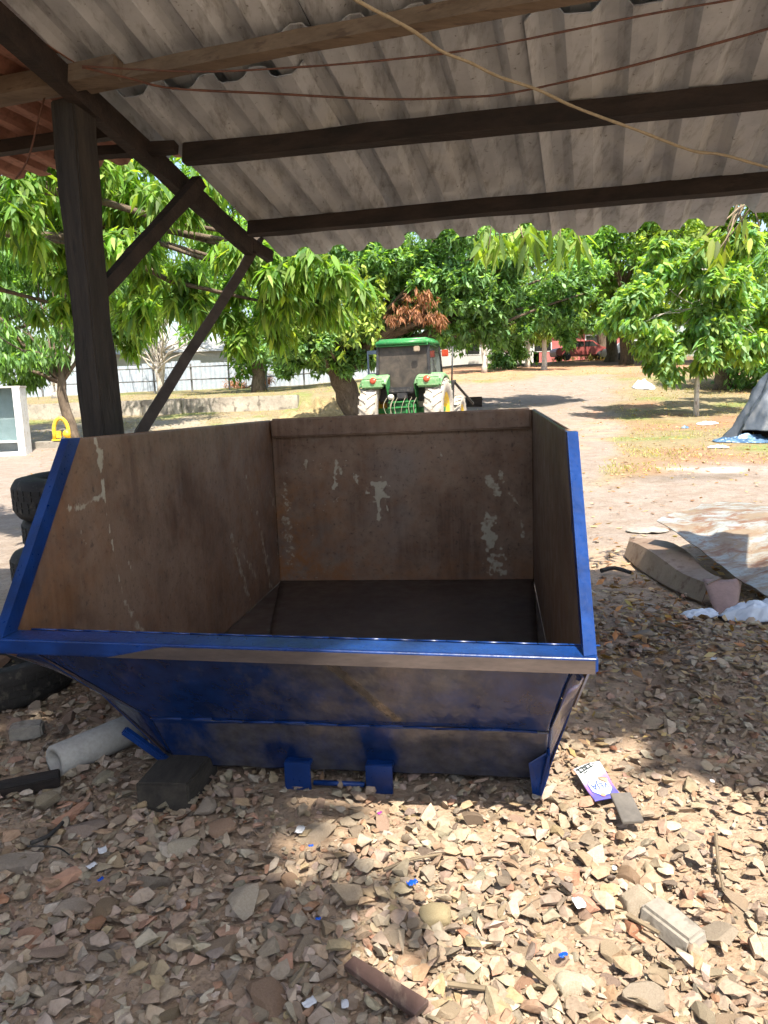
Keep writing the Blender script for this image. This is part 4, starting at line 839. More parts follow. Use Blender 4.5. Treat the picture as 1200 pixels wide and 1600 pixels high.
# ================================================================== TRACTOR
M_GREEN = pmat('tractor_green', (.025, .17, .045), (.035, .21, .06), 5, .35, .08, 30, .003, c3=(.10, .20, .09)); M_DUSTGREEN = pmat('dusty_green', (.10, .27, .10), (.20, .34, .17), 5, .5, .1, 30, c3=(.3, .34, .22))
M_YEL = pmat('rim_yellow', (.62, .40, .02), (.70, .48, .05), 5, .45, .1, 30, c3=(.5, .4, .2)); M_BLK = pmat('black_plastic', (.018, .018, .02), (.04, .04, .042), 6, .5, .2, 40, c3=(.09, .08, .07))
kg = N('dusty_glass'); n1 = kg.noise(3.0, 6, .65, None, .6); c = kg.mix(kg.ramp(n1, [(.35, 0), (.68, 1)]), (.016, .014, .012), (.075, .06, .046)); M_DGLASS = kg.princ(c, .5, 0, None, .5)
M_TGLASS = pmat('dark_cab_glass', (.015, .017, .018), (.03, .03, .03), 4, .1, 0, spec=.6); M_RED = pmat('red_lens', (.32, .03, .018), (.4, .08, .03), 6, .25, 0); M_HOSE = pmat('hydraulic_hose', (.16, .15, .10), (.26, .24, .17), 9, .6, 0)
M_NAVY = pmat('navy_metal', (.02, .035, .06), (.04, .06, .09), 6, .5, .1)
TXY = (.66, 19.0); TZ = gz(*TXY)
tr = empty('tractor', (TXY[0], TXY[1], TZ), -math.radians(17), 'green farm tractor with yellow rims and dusty cab seen from behind', 'tractor'); tr.scale = (.94, .94, .93)
def wheel(par, cx, cy, R, w, rimR, name='wheel'):
    wo_ = bpy.data.objects.new(name, None); COL.objects.link(wo_); wo_.parent = par; wo_.location = (cx, cy, R); wo_.empty_display_size = .1
    h = w / 2; sg = 1 if cx > 0 else -1
    mb = MB(); mb.lathe((0, 0, 0), (1, 0, 0), [(rimR, -h * .8), (rimR + .06, -h), (R * .88, -h), (R - .05, -h * .85), (R - .035, -h * .5), (R - .03, 0), (R - .035, h * .5), (R - .05, h * .85), (R * .88, h), (rimR + .06, h), (rimR, h * .8)], 40); mb.build('tyre', M_DUSTRUB, wo_, True)
    lg = MB(); n = 20
    for s in (-1, 1):
        for j in range(n):
            a0 = 2 * math.pi * (j + (.5 if s > 0 else 0)) / n; q = []
            for (x, da) in ((0.02 * s, .0), (h * .98 * s, .20)):
                for dd in (-.045, .045):
                    for r in (R - .06 if abs(x) > .1 else R - .04, R if abs(x) < .1 else R - .02):
                        a = a0 - da + dd; q.append((x, r * math.cos(a), r * math.sin(a)))
            i = [0, 2, 6, 4, 1, 3, 7, 5]; lg.hexa([q[k] for k in i])
    lg.build('tread_lugs', M_DUSTRUB, wo_)
    rm = MB(); rm.lathe((0, 0, 0), (1, 0, 0), [(rimR + .01, -h * .82), (rimR + .01, h * .82)], 32); rm.lathe((0, 0, 0), (sg, 0, 0), [(0, h * .45), (.12, h * .45), (.14, h * .3), (rimR * .8, h * .2), (rimR, h * .8), (rimR + .025, h * .84)], 32); rm.build('rim', M_YEL, wo_, True)
    return wo_
for sx in (-1, 1): wheel(tr, sx * .86, 0, .82, .46, .45); wheel(tr, sx * .86, 2.35, .58, .34, .32)
mb = MB(); mb.box((-.30, -.35, .45), (.30, 1.9, 1.05)); mb.build('chassis', M_GREEN, tr, bevel=.03)
mb = MB(); mb.box((-.36, 1.2, 1.0), (.36, 3.1, 1.62)); mb.build('bonnet', M_GREEN, tr, bevel=.10, bseg=4, smooth=True)
mb = MB(); mb.box((-1.02, -.09, .75), (1.02, .09, .89)); mb.build('rear_axle', M_GREEN, tr, bevel=.02); mb = MB(); mb.box((-.86, 2.27, .48), (.86, 2.43, .64)); mb.build('front_axle', M_BLK, tr)
for sx in (-1, 1):      # fenders
    mb = MB(); prof = []
    for k in range(10):
        a = math.radians(46 + 95 * k / 9); prof.append((.93 * math.cos(math.pi - a) * .98, .82 + .93 * math.sin(a)))
    V = []
    for (y, z) in prof:
        for (x, dz) in ((.36, 0), (.42, .03), (.98, .02), (1.06, -.03), (1.06, -.09)): V.append((sx * x, y, z + dz))
    F_ = [(k * 5 + m, k * 5 + m + 1, k * 5 + m + 6, k * 5 + m + 5) for k in range(9) for m in range(4)]
    o = ring_grid('fender', V, F_, M_DUSTGREEN, tr, True); md = o.modifiers.new('thickness', 'SOLIDIFY'); md.thickness = .025
    mb = MB(); mb.add([(sx * .36, y, z) for (y, z) in prof] + [(sx * .36, .7, .9), (sx * .36, -.2, .8)], [tuple(range(12))]); o2 = mb.build('fender_side', M_GREEN, tr); md = o2.modifiers.new('thickness', 'SOLIDIFY'); md.thickness = .02
    yb, zb = -.60, 1.56
    lm = MB(); lm.lathe((sx * .70, -.62, 1.60), (0, -1, .45), [(0, .075), (.05, .07), (.08, .055), (.09, 0), (.09, -.08)], 20); l_ = lm.build('tail_light', M_RED, tr, True); l_.scale = (1.0, 1.0, 1.0)
    tp = MB(); tp.box((sx * .42 if sx > 0 else -1.05, -.66, 1.40), (1.05 if sx > 0 else -.42, -.56, 1.66)); tp.build('rear_light_panel', M_DUSTGREEN, tr, bevel=.05, bseg=3)
# cab: pillars, roof, panes, rear lower frame
mb = MB(); z0, z1 = 1.25, 2.50
cor = [(-.70, -.28, z0), (.70, -.28, z0), (.74, 1.12, z0), (-.74, 1.12, z0)]; tpz = [(-.66, -.22, z1), (.66, -.22, z1), (.66, 1.0, z1), (-.66, 1.0, z1)]
for a, b in zip(cor, tpz): mm = MB(); mm.beam(a, b, .075, .075, (0, 1, 0)); mm.build('cab_pillar', M_BLK, tr, bevel=.012)
mb = MB(); mb.hexa([(-.74, -.40, 2.47), (.74, -.40, 2.47), (.72, 1.15, 2.47), (-.72, 1.15, 2.47), (-.66, -.30, 2.66), (.66, -.30, 2.66), (.62, 1.02, 2.68), (-.62, 1.02, 2.68)]); mb.build('cab_roof', M_GREEN, tr, smooth=True, bevel=.05, bseg=4)
mb = MB(); mb.prism([(-.64, -.268, 1.62), (-.30, -.268, 1.42), (.30, -.268, 1.42), (.64, -.268, 1.62), (.62, -.232, 2.46), (-.62, -.232, 2.46)], (0, .012, 0)); mb.build('rear_window', M_DGLASS, tr)
for a, b in (((-.66, -.285, 1.62), (-.30, -.285, 1.41)), ((-.32, -.285, 1.41), (.32, -.285, 1.41)), ((.30, -.285, 1.41), (.66, -.285, 1.62))): mm = MB(); mm.beam(a, b, .03, .04, (0, 1, 0)); mm.build('window_frame', M_BLK, tr)
for sx in (-1, 1): mb = MB(); mb.prism([(sx * .715, -.22, 1.30), (sx * .735, 1.05, 1.30), (sx * .67, .95, 2.46), (sx * .67, -.18, 2.46)], (.01 * sx, 0, 0)); mb.build('side_window', M_TGLASS, tr)
mb = MB(); mb.box((-.70, -.2, 1.05), (.70, 1.1, 1.40)); mb.build('cab_body', M_BLK, tr, bevel=.03); mb = MB(); mb.box((-.36, -.46, 1.26), (.36, -.30, 1.42)); mb.build('rear_sill', M_BLK, tr, bevel=.04)
mb = MB(); mb.box((.34, -.46, 2.30), (.50, -.41, 2.44)); mb.build('work_light', pmat('lamp_face', (.25, .2, .15), (.35, .28, .2), 6, .4, 0), tr, bevel=.02)
mb = MB(); mb.box((-.12, -.52, 1.12), (.14, -.36, 1.28)); mb.build('valve_block', M_BLK, tr, bevel=.02); mb = MB(); mb.tube([(-.28, -.42, 1.18), (-.28, -.56, 1.18)], .07, 14); mb.build('hydraulic_reservoir', pmat('grey_cap', (.5, .5, .46), (.6, .6, .55), 6, .4, 0), tr, True)
rr = random.Random(3)       # rear linkage: green bars and hoses
for i, x in enumerate((-.36, -.22, -.05, .12, .26, .36)): mm = MB(); mm.beam((x, -.45 - .05 * (i % 2), .38), (x * .92, -.42, 1.15 - .08 * (i % 3)), .045, .05, (0, 1, 0)); mm.build('lift_link', M_GREEN, tr, bevel=.008)
for i, z in enumerate((.55, .72, .90, 1.04)): mm = MB(); mm.beam((-.36, -.50, z), (.36, -.50 + .02 * i, z + .02), .04, .05, (0, 1, 0)); mm.build('cross_bar', M_GREEN, tr, bevel=.008)
mb = MB(); mb.box((-.26, -.46, .62), (.24, -.34, .98)); mb.build('hitch_housing', pmat('hitch_dark_green', (.01, .06, .02), (.02, .09, .03), 6, .5, .1), tr, bevel=.03)
for i in range(7):
    x = rr.uniform(-.4, .4); x2 = x + rr.uniform(-.25, .25); mm = MB(); mm.tube(smooth_path([Vector((x, -.5, 1.16)), Vector((x - .05, -.66, .95)), Vector(((x + x2) / 2, -.68, .62)), Vector((x2, -.55, .42))], 4), .008, 5); mm.build('hose', M_HOSE, tr, True)
# ladder-like rack at the left, mirror arm, exhaust at right
for x in (-1.12, -.80): mm = MB(); mm.beam((x, .35, 1.0), (x, .35, 2.42), .04, .06, (0, 1, 0)); mm.build('rack_rail', M_NAVY, tr)
for z in (1.45, 1.78, 2.38): mm = MB(); mm.beam((-1.12, .35, z), (-.80, .35, z), .05, .10, (0, 0, 1)); mm.build('rack_rung', M_NAVY, tr)
mm = MB(); mm.tube([(.92, 1.3, 1.2), (.98, 1.32, 2.48)], .022, 8); mm.build('exhaust_pipe', M_BLK, tr, True); mm = MB(); mm.tube([(.68, .95, 2.34), (1.0, .85, 2.30)], .012, 6); mm.build('mirror_arm', M_BLK, tr); mm = MB(); mm.box((.78, .80, 2.20), (.96, .84, 2.38)); mm.build('mirror', M_RED, tr, bevel=.015)
for a, b in (((.95, 1.2, .7), (1.0, 1.2, 1.55)), ((1.0, 1.2, 1.55), (1.35, 2.2, .9)), ((.8, 1.2, 1.5), (1.05, 1.3, 1.55))): mm = MB(); mm.beam(a, b, .06, .06, (0, 1, 0)); mm.build('loader_arm', M_BLK, tr)
for z in (.55, .85): mm = MB(); mm.box((.72, .9, z), (1.06, 1.35, z + .05)); mm.build('step', M_BLK, tr)
mb = MB(); p = on_ground(738, 636); mb.box((p.x - .18, p.y, p.z - .05), (p.x + .35, p.y + .5, p.z + .35)); mb.box((p.x - .2, p.y - .01, p.z + .22), (p.x + .37, p.y, p.z + .27)); tag(mb.build('wooden_crate', M_BEAM), 'small brown crate on the ground right of the tractor front wheel', 'crate')

# ================================================================== LEFT YARD
# white glass-fronted cabinet
p = on_ground(36, 712); cabn = empty('glass_cabinet', (p.x - .45, p.y, p.z), .12, 'white framed glass fronted cabinet standing at the far left edge', 'cabinet')
ch = 105 / F * p.y * 1.0; M_CGLASS = pmat('cabinet_glass', (.22, .27, .29), (.32, .38, .40), 3, .08, 0, spec=.6)
for x in (-.75, .33): mm = MB(); mm.box((x, -.05, 0), (x + .20, .55, ch)); mm.build('corner_post', M_WHITE, cabn, bevel=.01)
mm = MB(); mm.box((-.78, -.02, ch), (.55, .58, ch + .05)); mm.build('top_board', pmat('grey_board', (.4, .38, .34), (.5, .47, .42), 5, .8, .2), cabn)
mm = MB(); mm.box((-.55, -.03, 0), (.33, .5, .12)); mm.build('plinth', M_WHITE, cabn); mm = MB(); mm.box((-.55, -.02, ch * .20), (.33, .50, ch * .20 + .05)); mm.build('shelf', M_WHITE, cabn); mm = MB(); mm.box((-.55, .48, .12), (.33, .5, ch)); mm.build('back_board', pmat('cabinet_back', (.26, .30, .32), (.36, .40, .42), 3, .6, .1), cabn)
mm = MB(); mm.lathe((.0, .22, ch * .20 + .052), (0, 0, 1), [(0, 0), (.14, 0), (.18, .16), (.16, .22), (0, .22)], 18); tag(put(mm.build('blue_tub', pmat('blue_plastic', (.03, .12, .30), (.05, .16, .36), 5, .4, 0), None, True), cabn), None); 
mm = MB(); mm.box((-.55, -.035, ch * .20 + .06), (.325, -.028, ch - .02)); kgl = N('clear_glass'); gl = kgl.n('BsdfGlass'); gl.inputs['Roughness'].default_value = .02; gl.inputs[0].default_value = (.85, .92, .93, 1); tp_ = kgl.n('BsdfTransparent'); tp_.inputs[0].default_value = (.85, .9, .9, 1); mxx = kgl.n('MixShader'); mxx.inputs[0].default_value = .8; kgl.l(gl.outputs[0], mxx.inputs[1]); kgl.l(tp_.outputs[0], mxx.inputs[2]); kgl.l(mxx.outputs[0], kgl.out.inputs[0]); mm.build('glass_pane', kgl.m, cabn)
# yellow machine casting on a kerb
p = on_ground(92, 697); kerb = MB(); kerb.beam(on_ground(45, 702) + Vector((0, .3, .0)), on_ground(150, 700) + Vector((0, .3, .0)), .6, .42, (0, 0, 1), 6, .01, 2); kb_ = tag(kerb.build('concrete_kerb', M_CONC, None, bevel=.02), 'low concrete kerb below the yellow machine part at left', 'kerb')
kz = on_ground(92, 700).z + .21
ym = empty('machine_part', (on_ground(92, 700).x, on_ground(92, 700).y + .3, kz), .2, 'yellow arched machine casting standing on the concrete kerb at left', 'machine part'); ym.scale = (.8, .8, .85)
mm = MB(); ar = [Vector((-.27 * math.cos(math.pi * k / 14) * (1.0), .0, .30 + .52 * math.sin(math.pi * k / 14))) for k in range(15)]; mm.tube([Vector((-.27, 0, 0))] + ar + [Vector((.27, 0, .0))], .075, 10); mm.build('arch', M_YEL, ym, True)
mm = MB(); mm.box((-.36, -.16, 0), (.40, .16, .07)); mm.build('base_plate', M_YEL, ym, bevel=.015); mm = MB(); mm.box((-.20, -.10, .10), (.0, .10, .36)); mm.build('gear_housing', M_YEL, ym, bevel=.02); mm = MB(); mm.lathe((.20, -.12, .24), (0, 1, 0), [(0, 0), (.14, 0), (.14, .22), (0, .22)], 18); mm.build('drum', M_YEL, ym, True)
# low retaining wall, fence of pale sheets with rails
lw = empty('retaining_wall', (-12, 34.8, 1.0), 0, 'low grey stone retaining wall below the fence at left', 'wall')
M_OLDW = pmat('stained_wall', (.24, .21, .18), (.46, .42, .36), 1.2, .95, .5, 14, .02, c3=(.16, .14, .12))
xs = np.arange(-24, -3.6, 1.7)
for i, x in enumerate(xs):
    mm = MB(); z0 = gz(x + .85, 33.6); z1 = gz(x + .85, 35.6) + .03; hz_ = max(z1, z0 + .15); mm.box((x, 34.0 + .03 * (i % 2), z0 - .4), (x + 1.69, 34.9, hz_)); put(mm.build('wall_block', M_OLDW, None, bevel=.03), lw)
fe = empty('sheet_fence', (-14, 53, 2.3), 0, 'pale bluish metal sheet fence with thin rail behind the yard', 'fence')
M_PALEBLUE = pmat('pale_blue_sheet', (.30, .35, .41), (.36, .41, .46), 2, .6, .1, 20, c3=(.42, .44, .46))
for i in range(15):
    x0 = -30 + i * 2.0; z = gz(x0 + 1, 53); mm = MB(); n = 12
    V = []; F_ = []
    for k in range(n + 1):
        xx = x0 + 1.98 * k / n; yy = 53 + (.05 if k % 2 else 0) + .02 * (i % 2); V += [(xx, yy, z - .1), (xx, yy, z + 1.75 + .1 * (i % 3) - (.25 if i > 9 else 0))]
    for k in range(n): F_.append((2 * k, 2 * k + 2, 2 * k + 3, 2 * k + 1))
    mm.add(V, F_); put(mm.build('fence_sheet', M_PALEBLUE, None), fe)
fp = empty('rail_fence', (-14, 50, 2.3), 0, 'thin dark post and rail fence before the pale sheets at left', 'fence')
M_DKM = pmat('grey_fence_metal', (.12, .12, .125), (.18, .18, .18), 5, .7, .1)
for i in range(11):
    x = -24 + i * 2.4; mm = MB(); z = gz(x, 50); mm.box((x - .05, 49.95, z - .2), (x + .05, 50.05, z + 1.75)); put(mm.build('fence_post', M_DKM, None), fp)
for dz in (.75, 1.55):
    mm = MB(); mm.tube([Vector((-24 + i * 2.4, 49.9, gz(-24 + i * 2.4, 50) + dz)) for i in range(11)], .04, 6); put(mm.build('fence_rail', M_DKM, None), fp)
# far white building and red shop wall behind the trees, parked vehicles
def far_house(name, x, y, w, d, h, mat, label, wins, roofc, rz=0):
    e = empty(name, (x, y, gz(x, y)), rz, label, 'building'); mm = MB(); mm.box((-w / 2, 0, -.5), (w / 2, d, h)); mm.build('wall', mat, e)
    mm = MB(); mm.hexa([(-w / 2 - .4, -.5, h + .002), (w / 2 + .4, -.5, h + .002), (w / 2 + .4, d + .4, h + .002), (-w / 2 - .4, d + .4, h + .002), (-w / 2 - .3, d / 2, h + 1.3), (w / 2 + .3, d / 2, h + 1.3), (w / 2 + .3, d / 2 + .1, h + 1.3), (-w / 2 - .3, d / 2 + .1, h + 1.3)]); mm.build('roof', roofc, e)
    for (wx, wz, ww, wh) in wins:
        mm = MB(); mm.box((wx, -.03, wz), (wx + ww, .02, wz + wh)); f = mm.build('window', M_WHITE, e); mm = MB(); mm.box((wx + .08, -.05, wz + .08), (wx + ww - .08, -.032, wz + wh - .08)); mm.build('pane', M_TGLASS, f)
    return e
M_ROOFT = pmat('roof_tile', (.30, .13, .08), (.40, .2, .13), 2, .9, .3, 20); M_REDW = pmat('red_wall_paint', (.40, .10, .10), (.46, .15, .14), 1, .6, .1, 10); M_WALLW = pmat('white_wall_paint', (.42, .41, .39), (.5, .49, .47), .8, .8, .1, 10)
far_house('house', -16, 66, 14, 7, 3.0, M_WALLW, 'white house far behind the fence at the left', [(-5, 1, 1.4, 1.2), (-1, 1, 1.4, 1.2), (3, 1, 1.4, 1.2)], M_WALLW)
far_house('shop_building', 17.5, 68, 8, 7, 2.7, M_REDW, 'red painted low building half hidden behind the far trees', [(-4, .9, 1.6, 1.3), (0.5, .9, 1.6, 1.3)], M_WALLW)
far_house('house', 9.5, 68, 9, 7, 2.4, M_WALLW, 'white low building behind the tractor and the tree trunks', [(-2, .9, 1.4, 1.2)], M_ROOFT)
def car(x, y, rz, mat, label):
    e = empty('parked_car', (x, y, gz(x, y)), rz, label, 'car'); mm = MB(); prof = [(-2.05, .35), (-2.1, .75), (-1.95, .95), (-1.2, 1.0), (-.7, 1.42), (.75, 1.45), (1.35, 1.0), (2.0, .85), (2.1, .6), (2.05, .35)]
    mm.prism([(px_, -.82, pz) for px_, pz in prof], (0, 1.64, 0)); mm.build('body', mat, e, bevel=.06, bseg=2)
    for sy in (-.835, .825):
        mm = MB(); mm.prism([(-1.05, sy, 1.0), (-.62, sy, 1.34), (.02, sy, 1.36), (.02, sy, 1.0)], (0, .01, 0)); mm.build('window', M_TGLASS, e); mm = MB(); mm.prism([(.10, sy, 1.0), (.10, sy, 1.36), (.70, sy, 1.36), (1.12, sy, 1.0)], (0, .01, 0)); mm.build('window', M_TGLASS, e)
        for wx in (-1.3, 1.3): mm = MB(); mm.lathe((wx, sy - .02, .32), (0, 1, 0), [(0, 0), (.2, 0), (.32, .02), (.32, .1), (0, .1)], 18); mm.build('wheel', M_BLACKRUB, e, True)
    return e
car(15.2, 59, .1, pmat('red_car_paint', (.24, .05, .05), (.28, .08, .07), 2, .3, 0), 'red parked car under the far trees'); car(18.6, 57, .15, pmat('white_car_paint', (.7, .7, .7), (.76, .76, .76), 2, .3, 0), 'white parked car under the far trees, right of the red car')

# ================================================================== RIGHT SIDE: tarpaulin heap and bits
pc = on_ground(1284, 690); tz = pc.z
kt = N('grey_tarpaulin'); n1 = kt.noise(3, 5, .6); n2 = kt.noise(1.5, 6, .6, kt.coords((2, 2, .6))); c = kt.mix(kt.ramp(n1, [(.3, 0), (.7, 1)]), (.045, .056, .07), (.09, .105, .125)); c = kt.mix(kt.math('MULTIPLY', kt.ramp(n2, [(.5, 0), (.7, 1)]), .5), c, (.18, .18, .175)); M_TARP = kt.princ(c, .45, 0, kt.bump(kt.noise(20, 5, .6), .3, .02), .5)
tarp = empty('covered_heap', pc, 0, 'heap covered by a grey tarpaulin at the right edge', 'tarpaulin heap')
sc_ = pc.y / F; n = 90; U_ = np.linspace(0, 1, n); P_ = np.zeros((n, n, 3))
for j in range(n):
    for i in range(n):
        th = math.pi * 2 * i / (n - 1); q = j / (n - 1)     # q 0 top .. 1 hem
        fold = 1 + .10 * math.sin(th * 7 + 1) * q + .05 * math.sin(th * 19 + 4 * q) * q * q + .03 * math.sin(th * 31 + 7 * q) * q + .35 * (float(fbm(np.array([math.cos(th) * 2 + 5]), np.array([q * 3 + math.sin(th) * 2]), 3)[0]) - .5)
        rad = (q ** .75) * 100 * sc_ * fold; hem = .16 * max(0, math.sin(th * 1.0 + 4.2)) ** 2
        z = (1 - q ** 1.6) * 118 * sc_ * (1 + .06 * math.sin(th * 3)) * (1 + .5 * (float(fbm(np.array([math.cos(th) * q * 3 + 5]), np.array([math.sin(th) * q * 3 + 2]), 8)[0]) - .5)) + hem * q * 1.6 * (1 if math.sin(th) < 0 else .2)
        P_[j, i] = (pc.x + rad * math.cos(th), pc.y + 1.0 + rad * .8 * math.sin(th), tz + z)
o = put(link_mesh('tarpaulin', smooth(grid_mesh('tarpaulin', P_)), M_TARP), tarp); md = o.modifiers.new('thickness', 'SOLIDIFY'); md.thickness = .01
put(blob_sheet('heap_core', (pc.x + .05, pc.y + 1.0), 75 * sc_, 60 * sc_, 80 * sc_, M_EARTH if False else M_BEAM, None, None, 6, 30, .8), tarp)
M_BLUEPL = pmat('blue_black_plastic', (.02, .05, .10), (.12, .22, .36), 4, .25, .2, 12, .02, c3=(.3, .42, .55))
blob_sheet('plastic_sheet', (on_ground(1165, 690).x, on_ground(1165, 690).y - .1), .75, .35, .14, M_BLUEPL, 'crumpled blue black plastic sheet at the foot of the tarpaulin heap', 'plastic sheet', 31, 40, 1.0)
for i, (px, py, rx, ry, h, lab) in enumerate([(1005, 607, .22, .2, .2, 'white sack lying on the grass beside the path'), (1122, 700, .2, .13, .06, 'white rag on the grass before the tarpaulin heap'), (1105, 663, .2, .15, .05, 'pale scrap near the slim tree'), (1070, 670, .08, .06, .06, 'small blue scrap near the slim tree')]):
    p = on_ground(px, py); s = p.y / 14; blob_sheet('sack' if i == 0 else 'cloth_scrap', (p.x, p.y), rx * s, ry * s, h * s, M_BLUEPL if 'blue' in lab else M_PAPER, lab, 'sack' if i == 0 else 'scrap', 60 + i, 20, .5)
# heap of dry cut grass left of the tractor
p = on_ground(495, 655); blob_sheet('straw_heap', (p.x, p.y + 1), 1.6, 1.2, .6, pmat('straw', (.22, .17, .08), (.36, .28, .15), 6, .95, .8, 20, .05), 'brown heap of dry cut grass left of the tractor', 'straw heap', 71, 40, .9)

# ================================================================== TREES
def nrm(a): return a / np.maximum(np.linalg.norm(a, axis=-1, keepdims=True), 1e-9)
def leaves_mesh(name, pos, axis, side, L, Wd, droop, col, fine):
    n = len(pos); axis = nrm(axis); side = nrm(side - axis * (side * axis).sum(-1, keepdims=True)); nr = np.cross(axis, side)
    L = L[:, None]; Wd = Wd[:, None]; dn = np.array([0, 0, -1.0]); dr = (droop[:, None] * L)
    def P_(t, s, f): return pos + axis * L * t + dn * dr * t * t + side * Wd * s + nr * Wd * f
    if fine:
        V = np.stack([P_(0, 0, 0), P_(.28, -.5, .14), P_(.28, 0, 0), P_(.28, .5, .14), P_(.66, -.42, .10), P_(.66, 0, 0), P_(.66, .42, .10), P_(1, 0, 0)], 1)
        T = np.array([[0, 2, 1], [0, 3, 2], [1, 2, 5], [1, 5, 4], [2, 3, 6], [2, 6, 5], [4, 5, 7], [5, 6, 7]])
    else:
        V = np.stack([P_(0, 0, 0), P_(.48, -.5, .12), P_(.48, .5, .12), P_(1, 0, 0), P_(.5, 0, 0)], 1)
        T = np.array([[0, 4, 1], [0, 2, 4], [1, 4, 3], [4, 2, 3]])
    k = V.shape[1]; TT = (T[None] + (np.arange(n) * k)[:, None, None]).reshape(-1, 3)
    return smooth(np_mesh(name, V.reshape(-1, 3), TT, np.repeat(col, k, 0)))
def rand_dir(n, rg): return nrm(rg.normal(size=(n, 3)))
def whorls(centres, dirs, per, rg, L, Wd, droop, spread, cols, gravity=.35, jitter=.06, along=0.0):
    n = len(centres); C_ = np.repeat(centres, per, 0); D_ = np.repeat(dirs, per, 0); m = len(C_)
    ax = nrm(D_ * (1 - spread) + rand_dir(m, rg) * spread + np.array([0, 0, -gravity])); pos = C_ + rand_dir(m, rg) * jitter - D_ * rg.uniform(0, 1, (m, 1)) * along
    sd = np.cross(ax, np.array([0, 0, 1.0]) + rand_dir(m, rg) * .5); l = L * rg.uniform(.65, 1.2, m); w = Wd * rg.uniform(.75, 1.2, m); dr = droop * rg.uniform(.3, 1.5, m)
    tone = np.repeat(rg.uniform(.75, 1.25, (n, 1)), per, 0); c = cols[rg.choice(len(cols), m)] * rg.uniform(.75, 1.3, (m, 1)) * tone
    return pos, ax, sd, l, w, dr, np.clip(c, 0, .8)
def crown_points(blobs, rg, shell=.5, clump=13, tight=.24):
    out, dirs = [], []
    for (c, r, n) in blobs:
        m = max(3, n // clump); d = rand_dir(m, rg); q = rg.random(m) ** (1 / 3) * (1 - shell) + shell * (1 - .3 * rg.random(m) ** 2)
        lump = .72 + .56 * fbm(d[:, 0] * 2.2 + c[0] * 3 + 7, d[:, 1] * 2.2 + d[:, 2] * 2.6 + c[1] + 5, 17)
        cc = np.array(c) + d * np.array(r) * (q * lump)[:, None]; k = rg.integers(0, m, n); o = rand_dir(n, rg) * (rg.random((n, 1)) ** .5)
        p = cc[k] + o * np.array([1.25, 1.25, .7]) * tight * float(np.mean(r)); out.append(p); dirs.append(nrm(o + d[k] * .7 + np.array([0, 0, .25])))
    return np.concatenate(out), np.concatenate(dirs)
def limb(mb, a, b, r0, r1, rg, seg=6, sag=.12, n=6):
    a, b = Vector(a), Vector(b); L = (b - a).length; pts = []
    o1 = Vector(rg.normal(0, sag * L * .4, 3)); o1.z = abs(o1.z) * .6
    for k in range(seg + 1):
        t = k / seg; pts.append(a.lerp(b, t) + o1 * math.sin(math.pi * t) + Vector(rg.normal(0, .012 * L, 3)) * (0 if k in (0, seg) else 1))
    mb.tube(pts, [r0 + (r1 - r0) * (k / seg) ** .8 for k in range(seg + 1)], n); return pts
GF = 1.9
GREENS = GF * np.array([[.055, .115, .022], [.075, .15, .03], [.045, .095, .025], [.10, .18, .035], [.06, .12, .04]])
BRIGHT = np.array([1.4, 1.2, 1.5]) * np.array([[.11, .21, .035], [.15, .26, .05], [.09, .17, .03], [.19, .30, .07], [.07, .14, .03]])
DARKG = 2.4 * np.array([[.035, .07, .025], [.05, .095, .035], [.028, .055, .02], [.065, .115, .045], [.085, .14, .06]])
BLUEG = 2.3 * np.array([[.06, .12, .055], [.08, .15, .07], [.05, .095, .045], [.11, .18, .09], [.09, .17, .05]])
def tree(name, label, base, h_trunk, blobs, r_trunk, leaf, per, cols, seed, mat=None, bark=None, lean=(0, 0), limbs=14, gravity=.35, droop=.3, spread=.75, fine=False, group=None, shell=.5, twig=True, jitter=.08, along=.0, extra=None):
    rg = np.random.default_rng(seed); e = empty(name, base, 0, label, 'tree', group); b = Vector(base); bark = bark or M_BARK
    top = b + Vector((lean[0], lean[1], h_trunk)); mb = MB(); pts = []
    for k in range(9):
        t = k / 8; pts.append(b.lerp(top, t) + Vector((lean[0] * .25 * math.sin(math.pi * t) + rg.normal(0, r_trunk * .18), rg.normal(0, r_trunk * .18), -.15 if k == 0 else 0)))
    mb.tube(pts, [r_trunk * (1.45 if k == 0 else 1.12 - .4 * k / 8) for k in range(9)], 10)
    cp, cdn = crown_points(blobs, rg, shell)
    sel = rg.choice(len(cp), min(limbs, len(cp)), replace=False)
    for s in sel: limb(mb, pts[int(rg.integers(6, 9))], cp[s], r_trunk * rg.uniform(.22, .5), r_trunk * .05, rg)
    put(mb.build('trunk', bark, None, True, fix=False), e)
    if extra is not None: cp = np.concatenate([cp, extra[0]]); cdn = np.concatenate([cdn, extra[1]])
    W_ = whorls(cp, cdn, per, rg, leaf[0], leaf[1], droop, spread, cols, gravity, jitter, along)
    put(link_mesh('crown', leaves_mesh('crown', *W_, fine), mat or (M_LEAF if fine else M_LEAFFAR)), e); return e, cp
def blob(px, py, y, rx, ry, rz, n):
    p = at_y(px, py, y); return (tuple(p), (rx, ry, rz), n)
